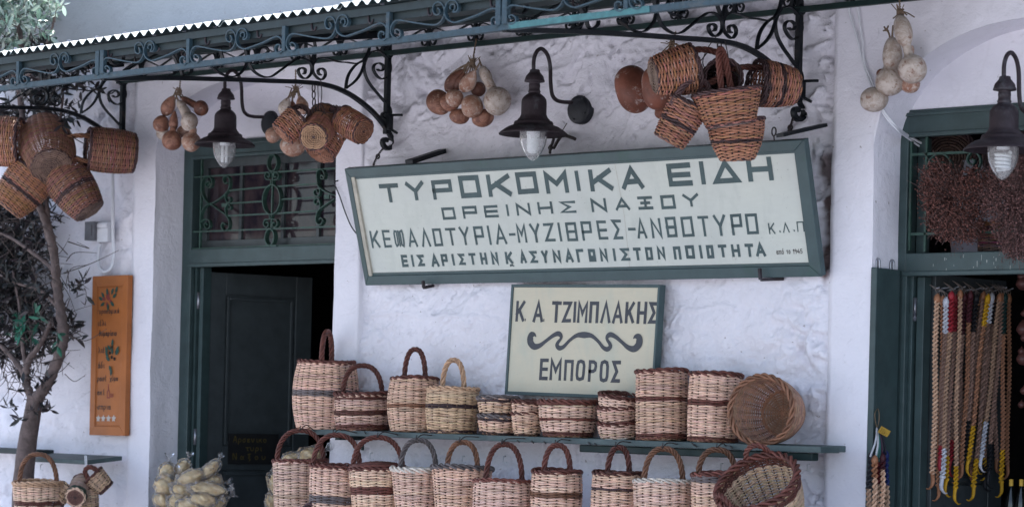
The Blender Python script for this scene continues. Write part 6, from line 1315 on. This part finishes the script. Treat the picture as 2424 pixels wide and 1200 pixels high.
m = MB(); m.add(*box(.044, .135, -.03, .02, -.062, .012)); V, F = tube(np.array([(.042, -.012, .03), (.125, -.012, .03)]), .019, 12); m.add(V, F); m.build('pipe_stub', MAT['whitepipe'], mb_o, (0, 0, 0), False)

# ================================================================== rusks in clear film
BG = 'film wrapped rusks heaped by the left door'; BG2 = 'film wrapped rusks behind the hanging baskets'
def bag(label, u, v, y, rx, rz, tilt, group, seed):
    p = aty(u, v, y); s = sc(p); rng = np.random.default_rng(seed); o = thing('rusk_bag', label, 'bag of rusks', p, group); rx, rz = rx*1.2/s, rz*1.2/s
    def blob(n, sx, sy, sz, amp, fr, sd):
        a = np.linspace(0, math.pi, n); b = np.arange(n*2)*math.pi/n; A, Bq = np.meshgrid(a, b, indexing='ij'); X, Y, Z = np.cos(A), np.sin(A)*np.cos(Bq), np.sin(A)*np.sin(Bq)
        nz = 1+amp*fbm(X*fr+Z*fr*.7+sd, Y*fr+Z*fr*.4+7, 3, sd % 50); return np.stack((X*sx*nz, Y*sy*nz, Z*sz*nz), -1).reshape(-1, 3), gridF(n, n*2, False, True)
    ct_, st_ = math.cos(tilt), math.sin(tilt); R = np.stack((VR*ct_+UZ*st_, -VF, -VR*st_+UZ*ct_), 1)
    V, F = blob(18, rx, rz*.9, rz*.95, .16, 2.6, seed); m = MB(); m.add(V@R.T, F); m.build('rusk', MAT['bread'], o)
    V, F = blob(20, rx*1.24, rz*1.22, rz*1.28, .20, 3.8, seed+13); m = MB(); m.add(V@R.T, F)
    t = np.linspace(0, 1, 8); tw = np.stack((rx*1.1+t*rz*1.3, np.zeros(8), rz*.2+t*rz*.5), -1); rr_ = np.array([.5, .28, .16, .2, .34, .5, .62, .7])*rz; T_, N_, B_ = frames(tw, (0, 1, 0)); V, F = sweep(tw, N_, B_, rr_, 12, cap=False); V = V*(1+.08*rng.normal(0, 1, (len(V), 1))*.5); m.add(V@R.T, F)
    m.build('film_wrapper', MAT['film'], o, None, False); return o
for i, (u, v, rx, rz, tl, dy, lab) in enumerate(((395, 1118, 17, 14, 1.2, 0, 'upright wrapped rusk at the far left of the heap'), (432, 1108, 17, 12, .9, .06, 'wrapped rusk at the top left of the heap'), (452, 1130, 26, 14, .35, -.04, 'large wrapped rusk in the upper middle of the heap'), (496, 1112, 22, 11, .75, .03, 'wrapped rusk pointing up at the upper right of the heap'), (503, 1138, 17, 14, -.3, .06, 'dull wrapped rusk at the right edge of the heap'), (392, 1150, 18, 20, .5, -.02, 'fat wrapped rusk at the left of the heap, under the upright one'), (434, 1160, 22, 14, -.2, -.06, 'wrapped rusk in the middle left of the heap'), (490, 1158, 32, 13, -.08, -.05, 'long wrapped rusk across the middle right of the heap'), (462, 1146, 16, 11, .1, .04, 'brown wrapped rusk half hidden in the middle of the heap'), (481, 1182, 23, 12, -.12, -.08, 'wrapped rusk at the lower right of the heap'), (424, 1182, 20, 14, .3, -.07, 'wrapped rusk at the lower left of the heap'), (450, 1194, 22, 13, .1, -.10, 'wrapped rusk at the bottom middle of the heap'), (386, 1184, 17, 13, -.4, -.04, 'wrapped rusk at the bottom left corner of the heap'), (515, 1185, 18, 14, .2, .02, 'dark wrapped rusk at the bottom right of the heap'))):
    bag(lab, u, v, -.30+dy, rx, rz, tl, BG, i*3+2)
for i, (u, v, rx, rz, tl, lab) in enumerate(((735, 1078, 22, 16, .2, 'wrapped rusk seen through the handle of the first hanging basket'), (692, 1084, 18, 11, .1, 'wrapped rusk seen at the left foot of the first basket handle'), (655, 1150, 14, 26, .3, 'wrapped rusk peeping out left of the first hanging basket'), (648, 1185, 15, 16, -.3, 'lowest wrapped rusk left of the first hanging basket'))): bag(lab, u, v, -.06, rx, rz, tl, BG2, 60+i*4)
for lab, x0, x1, yy0, yy1, z in (('low timber stand carrying the heap of wrapped rusks by the left door', -2.62, -2.02, -.36, .02, .895), ('low timber stand behind the first hanging baskets', -1.62, -1.24, -.20, .12, .90)):
    o = thing('display_stand', lab, 'stand', ((x0+x1)/2, (yy0+yy1)/2, 0)); oo_ = ((x0+x1)/2, (yy0+yy1)/2, 0); m = MB(); m.add(*box(x0, x1, yy0, yy1, z-.03, z)); m.build('top', MAT['table'], o, oo_, False, bevel=.004)
    for a in (x0+.04, x1-.04):
        for b in (yy0+.04, yy1-.04): m = MB(); m.add(*box(a-.02, a+.02, b-.02, b+.02, 0, z-.031)); m.build('leg', MAT['table'], o, oo_, False)
# ================================================================== the olive tree
yt = -.36
tr_o = aty(55, 1200, yt); tr_o[2] = 0
tree = thing('olive_tree', 'olive tree with forked grey trunk and dark narrow leaves growing by the left wall', 'tree', tr_o)
rng = np.random.default_rng(21); m = MB()
def limb(pts, r0, r1, ys=None, n=8):
    P = catmull([aty(u, v, yt if ys is None else ys[i]) for i, (u, v) in enumerate(pts)], n); r = np.linspace(r0, r1, len(P))*(1+.10*np.sin(np.arange(len(P))*1.7)+.05*rng.normal(0, 1, len(P)))
    V, F = tube(P, r, 12); c = np.array((.115, .084, .078)); m.add(V, F, np.tile(c, (len(V), 1))*rng.uniform(.8, 1.2, (len(V), 1))); return P
b0 = aty(55, 1200, yt)
Pt = [np.array((b0[0]-.03, yt, -.05)), np.array((b0[0]-.02, yt, .5))]+[aty(u, v, yt) for u, v in ((54, 1170), (58, 1110), (66, 1040), (76, 985), (84, 935))]
P = catmull(Pt, 8); V, F = tube(P, np.linspace(.066, .040, len(P))*(1+.07*rng.normal(0, 1, len(P)).cumsum()*.15), 14); m.add(V, F, np.tile((.115, .084, .078), (len(V), 1)))
limb([(80, 950), (100, 925), (122, 885), (142, 835), (150, 790), (143, 735), (135, 680), (130, 620), (120, 560), (103, 510), (88, 470), (70, 420), (60, 360), (55, 290), (45, 200), (50, 110), (40, 40)], .034, .014)
limb([(82, 960), (68, 925), (60, 890), (70, 850), (92, 820), (108, 790), (120, 760)], .027, .010)
limb([(66, 900), (40, 860), (15, 830), (-20, 800)], .020, .012); limb([(105, 510), (112, 560), (128, 600), (132, 660)], .016, .012); limb([(66, 885), (55, 830), (52, 780), (45, 720), (30, 640)], .014, .006)
limb([(118, 560), (112, 500), (108, 440), (120, 380), (140, 300), (150, 220)], .016, .006, [yt+.02*i for i in range(6)])
limb([(130, 640), (80, 600), (20, 560), (-40, 540)], .014, .006); limb([(143, 735), (100, 690), (40, 670), (-20, 640)], .012, .005); limb([(45, 200), (90, 150), (120, 80), (130, 30)], .012, .005); limb([(45, 200), (0, 130), (-50, 60)], .012, .005)
m.build('trunk', MAT['bark'], tree, tr_o)
LV = []; LD = []; LC_ = []; tw = MB()
def cluster(c, n, spread, tones, droop=.0):
    d0 = unit(rng.normal(0, 1, 3)+np.array((.1, -.1, droop))); L = spread
    P = catmull([c, c+d0*L*.5+rng.normal(0, .01, 3), c+d0*L+np.array((0, 0, -.02))], 5); V, F = tube(P, np.linspace(.003, .0012, len(P)), 4, cap=False); tw.add(V, F, (.07, .055, .05))
    for i in range(n):
        k = rng.integers(2, len(P)); dd = unit(d0*.7+rng.normal(0, .75, 3)); LV.append(P[k]); LD.append(dd); LC_.append(tones[rng.integers(len(tones))]*rng.uniform(.6, 1.35))
Gshade = [np.array((.017, .018, .019)), np.array((.026, .028, .028)), np.array((.032, .024, .028))]; Gsun = [np.array((.26, .34, .29)), np.array((.34, .40, .36)), np.array((.12, .20, .15))]; Gb = [np.array((.016, .125, .075)), np.array((.02, .10, .065)), np.array((.03, .07, .05))]  # leaf colours hold the light: silvery bright on the sunlit top, near-black in shade
def region(n, us, vs, ys, leaves, spread, tones, keep=None):
    k = 0
    while k < n:
        u, v = rng.uniform(*us), rng.uniform(*vs)
        if keep and not keep(u, v): continue
        cluster(aty(u, v, rng.uniform(*ys)), leaves, spread*rng.uniform(.7, 1.3), tones); k += 1
region(330, (-90, 165), (470, 860), (-.34, .02), 15, .13, Gshade, lambda u, v: u < 95+35*math.sin(v/60.)+(18 if 560 < v < 800 else -20) and rng.random() < (1 if v < 760 else .5))
region(45, (-60, 205), (640, 730), (-.45, -.1), 9, .10, Gshade, lambda u, v: u < 150)
region(16, (40, 110), (900, 990), (-.45, -.3), 7, .09, Gshade); region(10, (150, 185), (700, 830), (-.40, -.2), 6, .09, Gshade)
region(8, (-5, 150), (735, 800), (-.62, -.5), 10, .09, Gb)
region(5, (165, 205), (672, 700), (-.3, -.2), 6, .08, Gshade)
region(70, (-60, 190), (195, 300), (-.5, .0), 12, .13, Gshade); region(50, (-60, 215), (95, 215), (-.5, -.05), 12, .13, Gshade)
region(260, (-170, 125), (-150, 95), (-.75, -.1), 15, .14, Gsun, lambda u, v: u < 118-.25*max(0, v-10) and rng.random() < 1.1-max(0, u)/200)
region(25, (-160, 150), (-60, 120), (-.75, -.3), 9, .14, Gsun)
LV = np.array(LV); LD = np.array(LD); LC_ = np.array(LC_); n = len(LV); sd_ = unit(np.cross(LD, rng.normal(0, 1, (n, 3)))); up = np.cross(sd_, LD); ln = rng.uniform(.042, .080, n)[:, None]; wd = ln*rng.uniform(.11, .17, (n, 1))
V = np.stack([LV, LV+LD*ln*.35+sd_*wd+up*wd*.35, LV+LD*ln*.72+sd_*wd*.8+up*wd*.2, LV+LD*ln, LV+LD*ln*.72-sd_*wd*.8+up*wd*.2, LV+LD*ln*.35-sd_*wd+up*wd*.35, LV+LD*ln*.35, LV+LD*ln*.72], 1).reshape(-1, 3)
q = np.array([[0, 6, 5, 5], [0, 1, 6, 6]]); Fq = np.array([[1, 2, 7, 6], [6, 7, 4, 5]]); Ft = np.array([[0, 1, 6], [0, 6, 5], [2, 3, 7], [7, 3, 4]]); I8 = (np.arange(n)*8)[:, None, None]
m = MB(); m.add(V, [(Fq[None]+I8).reshape(-1, 4), (Ft[None]+I8).reshape(-1, 3)], np.repeat(LC_, 8, 0)); m.build('crown', MAT['leaf'], tree, tr_o)
for i in range(200):
    c = aty(rng.uniform(-40, 165), rng.uniform(500, 900), rng.uniform(-.45, -.05)); d = unit(rng.normal(0, 1, 3))*rng.uniform(.12, .32); V, F = tube(catmull([c, c+d*.5+rng.normal(0, .03, 3), c+d+rng.normal(0, .03, 3)], 5), np.linspace(.0032, .0012, 11), 4, cap=False); tw.add(V, F, (.085, .065, .06))
tw.build('twigs', MAT['bark'], tree, tr_o)
